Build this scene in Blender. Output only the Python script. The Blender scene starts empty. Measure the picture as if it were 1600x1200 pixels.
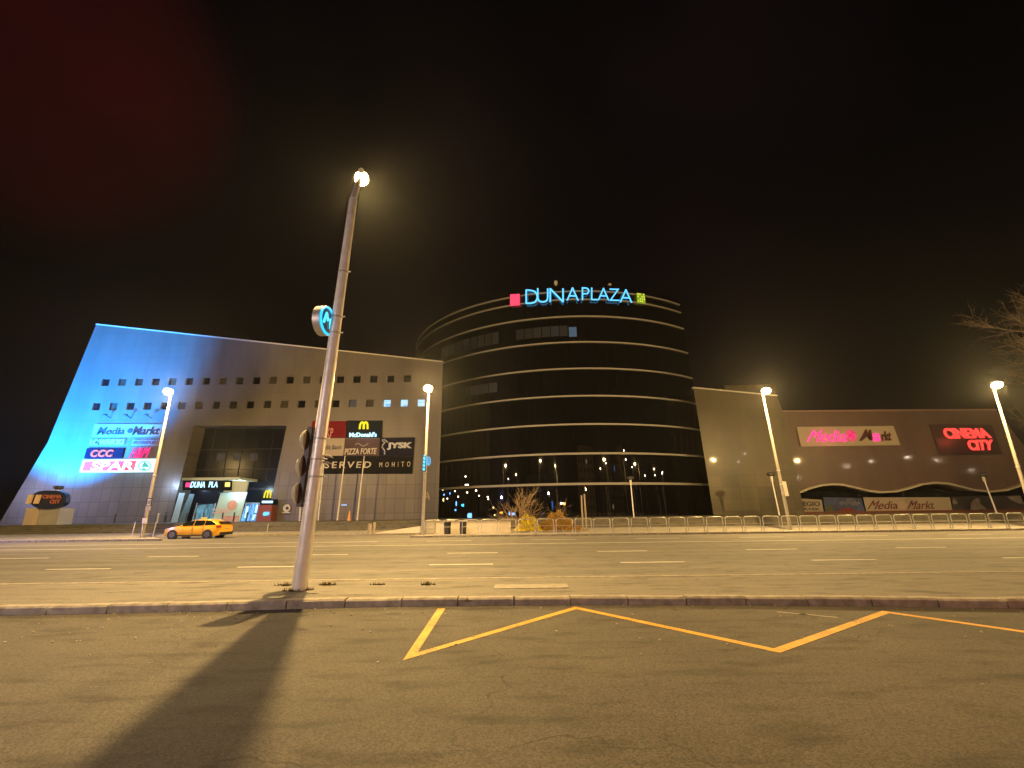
import bpy, bmesh, math, random
from mathutils import Vector, Matrix
from mathutils.geometry import tessellate_polygon
random.seed(7)
R = math.radians
S = bpy.context.scene
col = S.collection

# ------------------------------------------------------------------ camera
PITCH, ROLL, EYE, FPX = R(15.6), math.atan(31 / 2560.0), 1.6, 715.0
cam_d = bpy.data.cameras.new("camera")
cam = bpy.data.objects.new("camera", cam_d); col.objects.link(cam)
cam_d.sensor_width = 36.0; cam_d.lens = FPX / 1600 * 36.0
cam_d.clip_start = 0.05; cam_d.clip_end = 3000
_U0 = Vector((0, -math.sin(PITCH), math.cos(PITCH))); _F = Vector((0, math.cos(PITCH), math.sin(PITCH)))
_X = Vector((1, 0, 0))
_R = _X * math.cos(ROLL) - _U0 * math.sin(ROLL); _U = _X * math.sin(ROLL) + _U0 * math.cos(ROLL)
mw = Matrix((_R, _U, -_F)).transposed().to_4x4(); mw.translation = Vector((0, 0, EYE))
cam.matrix_world = mw
S.camera = cam

# measured points of the photograph turned into real positions on a plane of known depth or height
def ray(px, py): return _R * (px - 800) + _U * (600 - py) + _F * FPX
def PY(px, py, Y):
    d = ray(px, py); return Vector((0, 0, EYE)) + d * (Y / d.y)
def PZ(px, py, Z=0.0):
    d = ray(px, py); return Vector((0, 0, EYE)) + d * ((Z - EYE) / d.z)

# ------------------------------------------------------------------ world, exposure
W = bpy.data.worlds.new("World"); S.world = W; W.use_nodes = True
nt = W.node_tree; bg = nt.nodes['Background']
tc = nt.nodes.new('ShaderNodeTexCoord')
nz = nt.nodes.new('ShaderNodeTexNoise'); nz.inputs['Scale'].default_value = 2.1; nz.inputs['Detail'].default_value = 2
nt.links.new(tc.outputs['Generated'], nz.inputs['Vector'])
cr = nt.nodes.new('ShaderNodeValToRGB')
cr.color_ramp.elements[0].position = .42; cr.color_ramp.elements[0].color = (.0012, .0009, .0010, 1)
cr.color_ramp.elements[1].position = .70; cr.color_ramp.elements[1].color = (.0036, .0019, .0021, 1)
nt.links.new(nz.outputs['Fac'], cr.inputs['Fac'])
# a cloud bank lit red by the city in the upper left of the sky
dot = nt.nodes.new('ShaderNodeVectorMath'); dot.operation = 'DOT_PRODUCT'
rd = ray(70, 110).normalized(); dot.inputs[1].default_value = rd
nrm = nt.nodes.new('ShaderNodeVectorMath'); nrm.operation = 'NORMALIZE'
nt.links.new(tc.outputs['Generated'], nrm.inputs[0]); nt.links.new(nrm.outputs[0], dot.inputs[0])
mr = nt.nodes.new('ShaderNodeMapRange'); mr.inputs[1].default_value = .965; mr.inputs[2].default_value = 1.0
mr.interpolation_type = 'SMOOTHSTEP'
nt.links.new(dot.outputs['Value'], mr.inputs[0])
nz2 = nt.nodes.new('ShaderNodeTexNoise'); nz2.inputs['Scale'].default_value = 3.4; nz2.inputs['Detail'].default_value = 2
nt.links.new(tc.outputs['Generated'], nz2.inputs['Vector'])
mu = nt.nodes.new('ShaderNodeMath'); mu.operation = 'MULTIPLY'
nt.links.new(mr.outputs[0], mu.inputs[0]); nt.links.new(nz2.outputs['Fac'], mu.inputs[1])
mx = nt.nodes.new('ShaderNodeMixRGB'); mx.blend_type = 'ADD'; mx.inputs[2].default_value = (.032, .0012, .0012, 1)
nt.links.new(mu.outputs[0], mx.inputs[0]); nt.links.new(cr.outputs[0], mx.inputs[1])
nt.links.new(mx.outputs[0], bg.inputs['Color']); bg.inputs['Strength'].default_value = 0.5
vs = S.view_settings; vs.view_transform = 'Standard'; vs.look = 'None'; vs.gamma = 1; vs.use_curve_mapping = False
vs.exposure = 1.15
S.cycles.max_bounces = 5; S.cycles.diffuse_bounces = 2; S.cycles.glossy_bounces = 3
S.cycles.transparent_max_bounces = 6; S.cycles.sample_clamp_indirect = 3.0
S.cycles.use_light_tree = True

SODIUM = (1.0, .655, .235)
def lamp_light(name, loc, power, colr=SODIUM, radius=.12, parent=None):
    l = bpy.data.lights.new(name, 'POINT'); l.energy = power; l.color = colr; l.shadow_soft_size = radius
    o = bpy.data.objects.new(name, l); col.objects.link(o); o.location = loc
    if parent: o.parent = parent
    return o
def spot(name, loc, aim, power, colr, size, blend=.5, radius=.3):
    l = bpy.data.lights.new(name, 'SPOT'); l.energy = power; l.color = colr; l.shadow_soft_size = radius
    l.spot_size = R(size); l.spot_blend = blend
    o = bpy.data.objects.new(name, l); col.objects.link(o); o.location = loc
    o.rotation_euler = (Vector(aim) - Vector(loc)).to_track_quat('-Z', 'Y').to_euler()
    return o
# coloured floodlights washing the west end of the mall facade (standing beyond the left edge of the frame), then added fill lights
spot("blue_floodlight", (-53, 41, 1.6), (-52.0, 55, 15.5), 165000, (0.0, .28, 1.0), 66, .6)
spot("blue_floodlight", (-63, 46, 1.2), (-50, 55, 22), 58000, (0.0, .25, 1.0), 70, .8)
spot("green_floodlight", (-60.5, 51, 8.5), (-56.8, 55, 9.3), 350, (.1, 1.0, .2), 50, .8)
spot("left_fill_light", (-68, 43, 7), (-50, 55, 1.0), 6500, (.50,.55,1.0), 50, 1.0, 1.0)  # added unseen fill for the lilac tint at the wall foot
spot("left_fill_light", (-44, 20, 5), (-26, 34, 0), 6000, (.45, .42, 1.0), 90, 1.0, .25)  # added unseen fill tinting the left of the road
spot("left_fill_light", (-14, -4, 6), (-6.5, 6, 1), 2500, (.95, .74, .68), 110, 1.0, .25)  # added fill behind the viewer, brightens the near post and kerb
spot("red_fill_light", (16, -6, 7), (8.5, 3.5, 0), 1500, (1.0, .36, .18), 110, 1.0, .25)  # added fill behind the viewer, reddens the right foreground

# ------------------------------------------------------------------ materials
def new_mat(name):
    m = bpy.data.materials.new(name); m.use_nodes = True
    return m, m.node_tree, m.node_tree.nodes['Principled BSDF']
def simple(name, c, rough=.6, metal=0, emit=None, es=0, noise=0, nscale=3, coat=0, bump=0, spec=None):
    m, t, b = new_mat(name)
    b.inputs['Base Color'].default_value = (*c, 1); b.inputs['Roughness'].default_value = rough
    b.inputs['Metallic'].default_value = metal; b.inputs['Coat Weight'].default_value = coat
    if spec is not None: b.inputs['IOR'].default_value = spec
    if emit:
        b.inputs['Emission Color'].default_value = (*emit, 1); b.inputs['Emission Strength'].default_value = es
    if noise or bump:
        tcn = t.nodes.new('ShaderNodeTexCoord')
        n = t.nodes.new('ShaderNodeTexNoise'); n.inputs['Scale'].default_value = nscale; n.inputs['Detail'].default_value = 5
        t.links.new(tcn.outputs['Object'], n.inputs['Vector'])
        if noise:
            r = t.nodes.new('ShaderNodeValToRGB')
            r.color_ramp.elements[0].position = .3; r.color_ramp.elements[1].position = .7
            r.color_ramp.elements[0].color = (*[v * (1 - noise) for v in c], 1)
            r.color_ramp.elements[1].color = (*[min(1, v * (1 + noise)) for v in c], 1)
            t.links.new(n.outputs['Fac'], r.inputs['Fac']); t.links.new(r.outputs[0], b.inputs['Base Color'])
        if bump:
            bn = t.nodes.new('ShaderNodeBump'); bn.inputs['Strength'].default_value = bump; bn.inputs['Distance'].default_value = .02
            t.links.new(n.outputs['Fac'], bn.inputs['Height']); t.links.new(bn.outputs[0], b.inputs['Normal'])
    return m

def asphalt(name, c0, c1, streak, agg=90, patch=.25):
    m, t, b = new_mat(name)
    tcn = t.nodes.new('ShaderNodeTexCoord'); L = t.links
    mp = t.nodes.new('ShaderNodeMapping'); mp.inputs['Scale'].default_value = (.06, 1.1, 1) if streak else (.35, .5, 1)
    L.new(tcn.outputs['Object'], mp.inputs['Vector'])
    n1 = t.nodes.new('ShaderNodeTexNoise'); n1.inputs['Scale'].default_value = 1.0; n1.inputs['Detail'].default_value = 6; n1.inputs['Roughness'].default_value = .62
    L.new(mp.outputs[0], n1.inputs['Vector'])
    r1 = t.nodes.new('ShaderNodeValToRGB')
    r1.color_ramp.elements[0].position = .32; r1.color_ramp.elements[0].color = (*c0, 1)
    r1.color_ramp.elements[1].position = .68; r1.color_ramp.elements[1].color = (*c1, 1)
    L.new(n1.outputs['Fac'], r1.inputs['Fac'])
    # aggregate grain
    n2 = t.nodes.new('ShaderNodeTexVoronoi'); n2.inputs['Scale'].default_value = agg
    L.new(tcn.outputs['Object'], n2.inputs['Vector'])
    sep = t.nodes.new('ShaderNodeSeparateColor'); L.new(n2.outputs['Color'], sep.inputs[0])
    mr_ = t.nodes.new('ShaderNodeMapRange'); mr_.inputs[3].default_value = 1 - patch * 1.6; mr_.inputs[4].default_value = 1 + patch * 1.6
    L.new(sep.outputs[0], mr_.inputs[0])
    mul = t.nodes.new('ShaderNodeMixRGB'); mul.blend_type = 'MULTIPLY'; mul.inputs[0].default_value = 1
    L.new(r1.outputs[0], mul.inputs[1]); L.new(mr_.outputs[0], mul.inputs[2])
    # dark stains of oil and old tar
    n3 = t.nodes.new('ShaderNodeTexNoise'); n3.inputs['Scale'].default_value = 2.3; n3.inputs['Detail'].default_value = 7
    mp3 = t.nodes.new('ShaderNodeMapping'); mp3.inputs['Scale'].default_value = (.5, 1.6, 1)
    L.new(tcn.outputs['Object'], mp3.inputs['Vector']); L.new(mp3.outputs[0], n3.inputs['Vector'])
    r3 = t.nodes.new('ShaderNodeValToRGB'); r3.color_ramp.elements[0].position = .52; r3.color_ramp.elements[1].position = .72
    r3.color_ramp.elements[0].color = (1, 1, 1, 1); r3.color_ramp.elements[1].color = (.45, .42, .40, 1)
    L.new(n3.outputs['Fac'], r3.inputs['Fac'])
    mul2 = t.nodes.new('ShaderNodeMixRGB'); mul2.blend_type = 'MULTIPLY'; mul2.inputs[0].default_value = 1
    L.new(mul.outputs[0], mul2.inputs[1]); L.new(r3.outputs[0], mul2.inputs[2])
    dn = t.nodes.new('ShaderNodeTexNoise'); dn.inputs['Scale'].default_value = 1.7; dn.inputs['Detail'].default_value = 6
    L.new(tcn.outputs['Object'], dn.inputs['Vector'])
    vm = t.nodes.new('ShaderNodeVectorMath'); vm.operation = 'MULTIPLY_ADD'; vm.inputs[1].default_value = (1.1,1.1,1.1)
    L.new(dn.outputs['Color'], vm.inputs[0]); L.new(tcn.outputs['Object'], vm.inputs[2])
    ve = t.nodes.new('ShaderNodeTexVoronoi'); ve.feature = 'DISTANCE_TO_EDGE'; ve.inputs['Scale'].default_value = .42
    L.new(vm.outputs[0], ve.inputs['Vector'])
    ck = t.nodes.new('ShaderNodeMapRange'); ck.inputs[1].default_value = .0; ck.inputs[2].default_value = .009; ck.inputs[3].default_value = 1; ck.inputs[4].default_value = 0
    L.new(ve.outputs['Distance'], ck.inputs[0])
    cm = t.nodes.new('ShaderNodeTexNoise'); cm.inputs['Scale'].default_value = .33; cm.inputs['Detail'].default_value = 2; L.new(tcn.outputs['Object'], cm.inputs['Vector'])
    cs = t.nodes.new('ShaderNodeMapRange'); cs.inputs[1].default_value = .42; cs.inputs[2].default_value = .54; cs.inputs[4].default_value = .85 if not streak else .4
    L.new(cm.outputs['Fac'], cs.inputs[0])
    cf = t.nodes.new('ShaderNodeMath'); cf.operation = 'MULTIPLY'; L.new(ck.outputs[0], cf.inputs[0]); L.new(cs.outputs[0], cf.inputs[1])
    mc = t.nodes.new('ShaderNodeMixRGB'); mc.inputs[2].default_value = (.018,.015,.012,1)
    L.new(cf.outputs[0], mc.inputs[0]); L.new(mul2.outputs[0], mc.inputs[1])
    L.new(mc.outputs[0], b.inputs['Base Color'])
    b.inputs['Roughness'].default_value = .85
    bn = t.nodes.new('ShaderNodeBump'); bn.inputs['Strength'].default_value = .55; bn.inputs['Distance'].default_value = .006
    n4 = t.nodes.new('ShaderNodeTexNoise'); n4.inputs['Scale'].default_value = agg * .8; n4.inputs['Detail'].default_value = 3
    L.new(tcn.outputs['Object'], n4.inputs['Vector']); L.new(n4.outputs['Fac'], bn.inputs['Height']); L.new(bn.outputs[0], b.inputs['Normal'])
    return m

def worn_paint(name, c, under, amount):
    m, t, b = new_mat(name); L = t.links
    tcn = t.nodes.new('ShaderNodeTexCoord')
    n = t.nodes.new('ShaderNodeTexNoise'); n.inputs['Scale'].default_value = 26; n.inputs['Detail'].default_value = 8; n.inputs['Roughness'].default_value = .7
    L.new(tcn.outputs['Object'], n.inputs['Vector'])
    n2 = t.nodes.new('ShaderNodeTexNoise'); n2.inputs['Scale'].default_value = 1.3; n2.inputs['Detail'].default_value = 4
    L.new(tcn.outputs['Object'], n2.inputs['Vector'])
    ad = t.nodes.new('ShaderNodeMath'); ad.operation = 'MULTIPLY_ADD'; ad.inputs[1].default_value = .55; L.new(n2.outputs['Fac'], ad.inputs[0]); L.new(n.outputs['Fac'], ad.inputs[2])
    rr = t.nodes.new('ShaderNodeMapRange'); rr.inputs[1].default_value = amount; rr.inputs[2].default_value = amount + .10
    L.new(ad.outputs[0], rr.inputs[0])
    mx_ = t.nodes.new('ShaderNodeMixRGB'); mx_.inputs[1].default_value = (*c, 1); mx_.inputs[2].default_value = (*under, 1)
    L.new(rr.outputs[0], mx_.inputs[0])
    n3 = t.nodes.new('ShaderNodeTexNoise'); n3.inputs['Scale'].default_value = 3.5; n3.inputs['Detail'].default_value = 5; L.new(tcn.outputs['Object'], n3.inputs['Vector'])
    r3 = t.nodes.new('ShaderNodeMapRange'); r3.inputs[1].default_value = .3; r3.inputs[2].default_value = .7; r3.inputs[3].default_value = .78; r3.inputs[4].default_value = 1.08; L.new(n3.outputs['Fac'], r3.inputs[0])
    m2 = t.nodes.new('ShaderNodeMixRGB'); m2.blend_type = 'MULTIPLY'; m2.inputs[0].default_value = 1; L.new(mx_.outputs[0], m2.inputs[1]); L.new(r3.outputs[0], m2.inputs[2])
    L.new(m2.outputs[0], b.inputs['Base Color']); b.inputs['Roughness'].default_value = .7
    return m

def cladding(name, c, w, h, zmax, joint=.72, rough=.45, var=.12, w2=None, h2=None, coat=0):
    """stone or metal cladding panels laid out in real metres on X/Z, small panels below zmax, large ones above"""
    m, t, b = new_mat(name); L = t.links
    g = t.nodes.new('ShaderNodeNewGeometry')
    sp = t.nodes.new('ShaderNodeSeparateXYZ'); L.new(g.outputs['Position'], sp.inputs[0])
    cb = t.nodes.new('ShaderNodeCombineXYZ'); L.new(sp.outputs['X'], cb.inputs['X']); L.new(sp.outputs['Z'], cb.inputs['Y'])
    def brick(w, h, off, ms):
        k = t.nodes.new('ShaderNodeTexBrick'); k.offset = off; k.squash = 1
        k.inputs['Scale'].default_value = 1; k.inputs['Brick Width'].default_value = w; k.inputs['Row Height'].default_value = h
        k.inputs['Mortar Size'].default_value = ms; k.inputs['Mortar Smooth'].default_value = .3; k.inputs['Bias'].default_value = 0
        k.inputs['Color1'].default_value = (*[v * (1 - var) for v in c], 1); k.inputs['Color2'].default_value = (*[v * (1 + var) for v in c], 1)
        k.inputs['Mortar'].default_value = (*[v * (1 - joint) for v in c], 1)
        L.new(cb.outputs[0], k.inputs['Vector']); return k
    k1 = brick(w, h, 0, .028)
    k2 = brick(w2 or w * 2, h2 or h, 0, .018)
    k2.inputs['Mortar'].default_value = (*[v * (1 - joint * .5) for v in c], 1)
    k2.inputs['Color1'].default_value = (*[v * (1 - var * .25) for v in c], 1); k2.inputs['Color2'].default_value = (*[v * (1 + var * .25) for v in c], 1)
    cmp = t.nodes.new('ShaderNodeMath'); cmp.operation = 'GREATER_THAN'; cmp.inputs[1].default_value = zmax
    L.new(sp.outputs['Z'], cmp.inputs[0])
    mixn = t.nodes.new('ShaderNodeMixRGB'); L.new(cmp.outputs[0], mixn.inputs[0]); L.new(k1.outputs[0], mixn.inputs[1]); L.new(k2.outputs[0], mixn.inputs[2])
    n = t.nodes.new('ShaderNodeTexNoise'); n.inputs['Scale'].default_value = .5; n.inputs['Detail'].default_value = 6
    mp = t.nodes.new('ShaderNodeMapping'); mp.inputs['Scale'].default_value = (1.4, 1.4, .35)
    L.new(g.outputs['Position'], mp.inputs['Vector']); L.new(mp.outputs[0], n.inputs['Vector'])
    rr = t.nodes.new('ShaderNodeMapRange'); rr.inputs[1].default_value = .3; rr.inputs[2].default_value = .7; rr.inputs[3].default_value = .86; rr.inputs[4].default_value = 1.12
    L.new(n.outputs['Fac'], rr.inputs[0])
    mul = t.nodes.new('ShaderNodeMixRGB'); mul.blend_type = 'MULTIPLY'; mul.inputs[0].default_value = 1
    L.new(mixn.outputs[0], mul.inputs[1]); L.new(rr.outputs[0], mul.inputs[2]); L.new(mul.outputs[0], b.inputs['Base Color'])
    b.inputs['Roughness'].default_value = rough
    if coat: b.inputs['Coat Weight'].default_value = coat; b.inputs['Coat Roughness'].default_value = .06
    return m

M = {}
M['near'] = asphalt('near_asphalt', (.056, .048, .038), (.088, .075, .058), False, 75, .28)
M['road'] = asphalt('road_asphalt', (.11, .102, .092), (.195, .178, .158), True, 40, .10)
M['walk'] = asphalt('footpath_asphalt', (.125, .113, .095), (.195, .175, .148), True, 50, .12)
M['pave'] = asphalt('pavement_stone', (.24, .215, .19), (.34, .31, .275), True, 12, .10)
M['stepstone'] = asphalt('step_stone', (.075, .066, .048), (.13, .115, .085), True, 12, .10)
M['kerb'] = simple('kerb_stone', (.27, .235, .19), .8, noise=.35, nscale=6, bump=.6)
M['earth'] = simple('dark_earth', (.05, .045, .035), .9, noise=.3)
M['white_paint'] = worn_paint('road_paint_white', (.78, .74, .68), (.19,.17,.15), .99)
M['yellow_paint'] = worn_paint('road_paint_yellow', (.66, .34, .03), (.085,.07,.05), .85)
M['stone'] = cladding('mall_stone_cladding', (.108, .092, .083), 1.15, 1.62, 6.45, var=.12, joint=.6)
M['stone2'] = cladding('block_stone_cladding', (.072, .056, .028), 2.1, 1.38, 6.2, joint=.5, var=.28, rough=.42, coat=.12)
M['panel'] = cladding('brown_metal_cladding', (.085, .052, .040), 3.4, 2.2, 0, joint=.4, rough=.4, var=.05, coat=.22)
M['trim'] = simple('pale_trim', (.55, .50, .43), .45, noise=.08)
M['roof'] = simple('roof_felt', (.05, .05, .05), .9)
M['reveal'] = simple('window_reveal', (.10, .09, .085), .7)
M['darkglass'] = simple('dark_glass', (.006, .006, .008), .04, spec=1.6)
M['towerglass'] = simple('tower_glass', (.0035, .0032, .0042), .018, spec=1.85, bump=.02, nscale=.22)
M['paneb'] = simple('pane_with_blind', (.045,.038,.032), .15, spec=1.5)
M['panec'] = simple('pane_half_dark', (.02,.018,.018), .08, spec=1.6)
M['frame'] = simple('dark_frame', (.03, .03, .032), .4, metal=.4)
M['steel'] = simple('galvanised_steel', (.46, .44, .41), .48, metal=.55, noise=.15, nscale=4)
M['lampsteel'] = simple('painted_lamp_post', (.74, .70, .66), .42, metal=.25, noise=.13, nscale=3)
M['farpost'] = simple('far_lamp_post', (.30, .265, .23), .5, metal=.1, noise=.13, nscale=3)
M['darkpost'] = simple('dark_painted_steel', (.035, .033, .03), .5, metal=.3)
M['bark'] = simple('bark', (.07, .045, .03), .9, noise=.3, nscale=9)
M['palebark'] = simple('pale_bark', (.22, .15, .085), .9, noise=.3, nscale=9)
M['forsythia'] = simple('yellow_blossom', (.78, .60, .03), .8, noise=.3, nscale=20)
M['olive'] = simple('autumn_leaf', (.42, .24, .04), .8, noise=.4, nscale=20)
M['grass'] = simple('dry_grass', (.16, .12, .035), .9, noise=.3, nscale=20)
M['lampglow'] = simple('sodium_bowl', (1, .8, .5), .5, emit=(1.0, .66, .30), es=300)
for _k in ('lampglow',):
    _t = M[_k].node_tree; _b = _t.nodes['Principled BSDF']; _a = _t.nodes.new('ShaderNodeMixShader'); _tr = _t.nodes.new('ShaderNodeBsdfTransparent'); _a.inputs[0].default_value = .85
    _t.links.new(_b.outputs[0], _a.inputs[1]); _t.links.new(_tr.outputs[0], _a.inputs[2]); _t.links.new(_a.outputs[0], _t.nodes['Material Output'].inputs['Surface'])
M['farglow'] = simple('far_lamp_bowl', (1, .9, .7), .5, emit=(1.0, .80, .58), es=130)
M['black'] = simple('black_plastic', (.012, .012, .012), .5)
M['rubber'] = simple('tyre_rubber', (.018, .018, .018), .8)
M['taxi'] = simple('taxi_yellow_paint', (.80, .40, .012), .28, coat=.8)
M['rim'] = simple('alloy_rim', (.22, .21, .2), .35, metal=.7)
M['tail'] = simple('tail_lamp_red', (.35, .02, .015), .3)
M['concrete'] = simple('pale_concrete', (.56, .48, .40), .8, noise=.10, nscale=2)
def em(name, c, s, base=None): return simple(name, base or tuple(v * .12 for v in c), .5, emit=c, es=s)
M['neon_blue'] = em('neon_blue', (.10, .52, 1.0), .75)
M['neon_white'] = em('neon_cool_white', (.40, .75, 1.0), 1.0)
M['neon_pink'] = em('neon_pink', (1.0, .04, .22), .72)
M['neon_pinkdim'] = em('neon_pink_dim', (1.0, .003, .17), .5)
M['neon_red'] = em('neon_red', (1.0, .05, .04), .7)
M['neon_orange'] = em('neon_orange', (1.0, .17, .06), .40)
M['neon_green'] = em('neon_green', (.35, .48, .02), .28)
M['neon_yellow'] = em('neon_yellow', (1.0, .85, .01), .42)
M['spar_red'] = em('lightbox_red', (1.0, .06, .14), .36, base=(.2,.01,.02))
M['spar_white'] = em('lightbox_white', (.55, .92, 1.0), .62, base=(.2,.2,.2))
M['spar_green'] = em('lightbox_green', (.01, .42, .32), .45, base=(.01,.1,.08))
M['bluelit'] = em('lit_interior_blue', (.18, .50, .95), .45)
M['bluedim'] = em('dim_interior', (.08, .16, .24), .06, base=(.01,.01,.01))
M['graydim'] = em('dim_office', (.10, .085, .075), .055)
M['mint'] = simple('mint_poster', (.30, .42, .38), .6, emit=(.42, .60, .55), es=.06)
M['redpanel'] = simple('red_sign_panel', (.13, .008, .012), .5, spec=1.12)
M['navy'] = simple('navy_sign_panel', (.006, .006, .018), .5, spec=1.12)
M['darkpanel'] = simple('dark_sign_panel', (.006, .010, .015), .5, spec=1.12)
M['blackpanel'] = simple('black_sign_panel', (.005, .005, .006), .45, spec=1.12)
M['greypanel'] = simple('grey_sign_panel', (.26, .24, .23), .5, spec=1.12)
M['mauve'] = simple('mauve_sign_panel', (.075, .045, .042), .5, spec=1.12, noise=.25, nscale=.6)
M['cream'] = simple('cream_sign_panel', (.30, .25, .20), .5, spec=1.12)
M['creamtext'] = simple('cream_lettering', (.42, .36, .28), .5)
M['darktext'] = simple('dark_lettering', (.03, .03, .035), .5)
M['redtext'] = simple('dark_red_lettering', (.10, .004, .004), .5)
M['deadred'] = simple('unlit_red_lettering', (.06, .004, .006), .5)
M['bannerblue'] = simple('blue_banner', (.035, .045, .12), .6, noise=.5, nscale=.9)
M['bannerpeople'] = simple('dark_photo_banner', (.025, .02, .022), .5, noise=.5, nscale=.6)

# ------------------------------------------------------------------ mesh helpers
class MB:
    def __init__(s): s.v = []; s.f = []; s.sm = False
    def add(s, vs, fs):
        n = len(s.v); s.v += [Vector(p) for p in vs]; s.f += [tuple(i + n for i in f) for f in fs]; return s
    def box(s, a, b):
        x0, y0, z0 = a; x1, y1, z1 = b
        return s.add([(x0,y0,z0),(x1,y0,z0),(x1,y1,z0),(x0,y1,z0),(x0,y0,z1),(x1,y0,z1),(x1,y1,z1),(x0,y1,z1)],
                     [(0,3,2,1),(4,5,6,7),(0,1,5,4),(1,2,6,5),(2,3,7,6),(3,0,4,7)])
    def obox(s, c, ax, ay, az):
        """box round c with half-axes ax, ay, az"""
        c = Vector(c); ax = Vector(ax); ay = Vector(ay); az = Vector(az)
        P = [c + ax*i + ay*j + az*k for k in (-1,1) for j in (-1,1) for i in (-1,1)]
        return s.add(P, [(0,2,3,1),(4,5,7,6),(0,1,5,4),(1,3,7,5),(3,2,6,7),(2,0,4,6)])
    def slab(s, pts, d):
        """polygon (3D points) extruded by the vector d"""
        n = len(pts); pts = [Vector(p) for p in pts]; d = Vector(d)
        tri = tessellate_polygon([pts])
        fs = [tuple(t) for t in tri] + [tuple(i + n for i in reversed(t)) for t in tri]
        fs += [(i, (i+1) % n, (i+1) % n + n, i + n) for i in range(n)]
        return s.add(pts + [p + d for p in pts], fs)
    def tube(s, pts, rads, n=10, cap=True):
        pts = [Vector(p) for p in pts]
        if not hasattr(rads, '__len__'): rads = [rads] * len(pts)
        rings = []; ref = None
        for i, p in enumerate(pts):
            t = (pts[min(i+1, len(pts)-1)] - pts[max(i-1, 0)]).normalized()
            if ref is None: ref = Vector((1,0,0)) if abs(t.x) < .8 else Vector((0,1,0))
            u = (ref - t * ref.dot(t)).normalized(); w = t.cross(u); ref = u
            rings.append([p + (u*math.cos(a) + w*math.sin(a)) * rads[i] for a in [2*math.pi*k/n for k in range(n)]])
        vs = [q for r in rings for q in r]; fs = []
        for i in range(len(pts)-1):
            for k in range(n): fs.append((i*n+k, i*n+(k+1)%n, (i+1)*n+(k+1)%n, (i+1)*n+k))
        if cap: fs += [tuple(reversed(range(n))), tuple(range((len(pts)-1)*n, len(pts)*n))]
        return s.add(vs, fs)
    def disc(s, c, axis, r, th, n=20):
        c = Vector(c); a = Vector(axis).normalized() * th / 2
        return s.tube([c - a, c + a], r, n)
    def ell(s, c, rx, ry, rz, nu=12, nv=8):
        vs = []; fs = []
        for j in range(nv+1):
            th = math.pi*j/nv
            for i in range(nu):
                a = 2*math.pi*i/nu
                vs.append((c[0]+rx*math.sin(th)*math.cos(a), c[1]+ry*math.sin(th)*math.sin(a), c[2]+rz*math.cos(th)))
        for j in range(nv):
            for i in range(nu): fs.append((j*nu+i, (j+1)*nu+i, (j+1)*nu+(i+1)%nu, j*nu+(i+1)%nu))
        return s.add(vs, fs)

def world_off(p):
    o = Vector((0,0,0))
    while p: o += p.location; p = p.parent
    return o
def build(name, mb, mat, parent=None, smooth=False, origin=None):
    """one mesh object from world-space geometry, child of parent"""
    off = world_off(parent)
    loc = Vector((0,0,0))
    if parent is None and origin is not None: loc = Vector(origin); off = loc
    me = bpy.data.meshes.new(name); me.from_pydata([tuple(v - off) for v in mb.v], [], mb.f); me.update()
    bm = bmesh.new(); bm.from_mesh(me); bmesh.ops.recalc_face_normals(bm, faces=bm.faces); bm.to_mesh(me); bm.free()
    if smooth:
        me.polygons.foreach_set('use_smooth', [True]*len(me.polygons))
        me.set_sharp_from_angle(angle=R(40))
    mats = mat if isinstance(mat, list) else [mat]
    for mm in mats: me.materials.append(mm)
    o = bpy.data.objects.new(name, me); col.objects.link(o); o.location = loc
    if parent: o.parent = parent
    return o
def tag(o, label, cat, group=None, kind=None):
    o['label'] = label; o['category'] = cat
    if group: o['group'] = group
    if kind: o['kind'] = kind
    return o
def thing(name, label, cat, loc=(0,0,0), group=None):
    o = bpy.data.objects.new(name, None); col.objects.link(o); o.location = loc; o.empty_display_size = .2
    return tag(o, label, cat, group)
def struct(name, mb, mat, smooth=False):
    o = build(name, mb, mat, smooth=smooth); o['kind'] = 'structure'; return o
def copy_tree(o, parent=None):
    c = o.copy(); col.objects.link(c); c.parent = parent
    for ch in list(kids.get(o.name, [])) or [x for x in col.objects if x.parent == o]: copy_tree(ch, c)
    return c
kids = {}
def copy_thing(root, loc, label=None, rotz=None):
    chs = list(root.children)
    r = root.copy(); col.objects.link(r); r.location = loc
    if rotz is not None: r.rotation_euler = (0,0,rotz)
    if label: r['label'] = label
    for ch in chs:
        gs = list(ch.children)
        c = ch.copy(); col.objects.link(c); c.parent = r
        for g in gs:
            d = g.copy(); col.objects.link(d); d.parent = c
    return r

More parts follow.
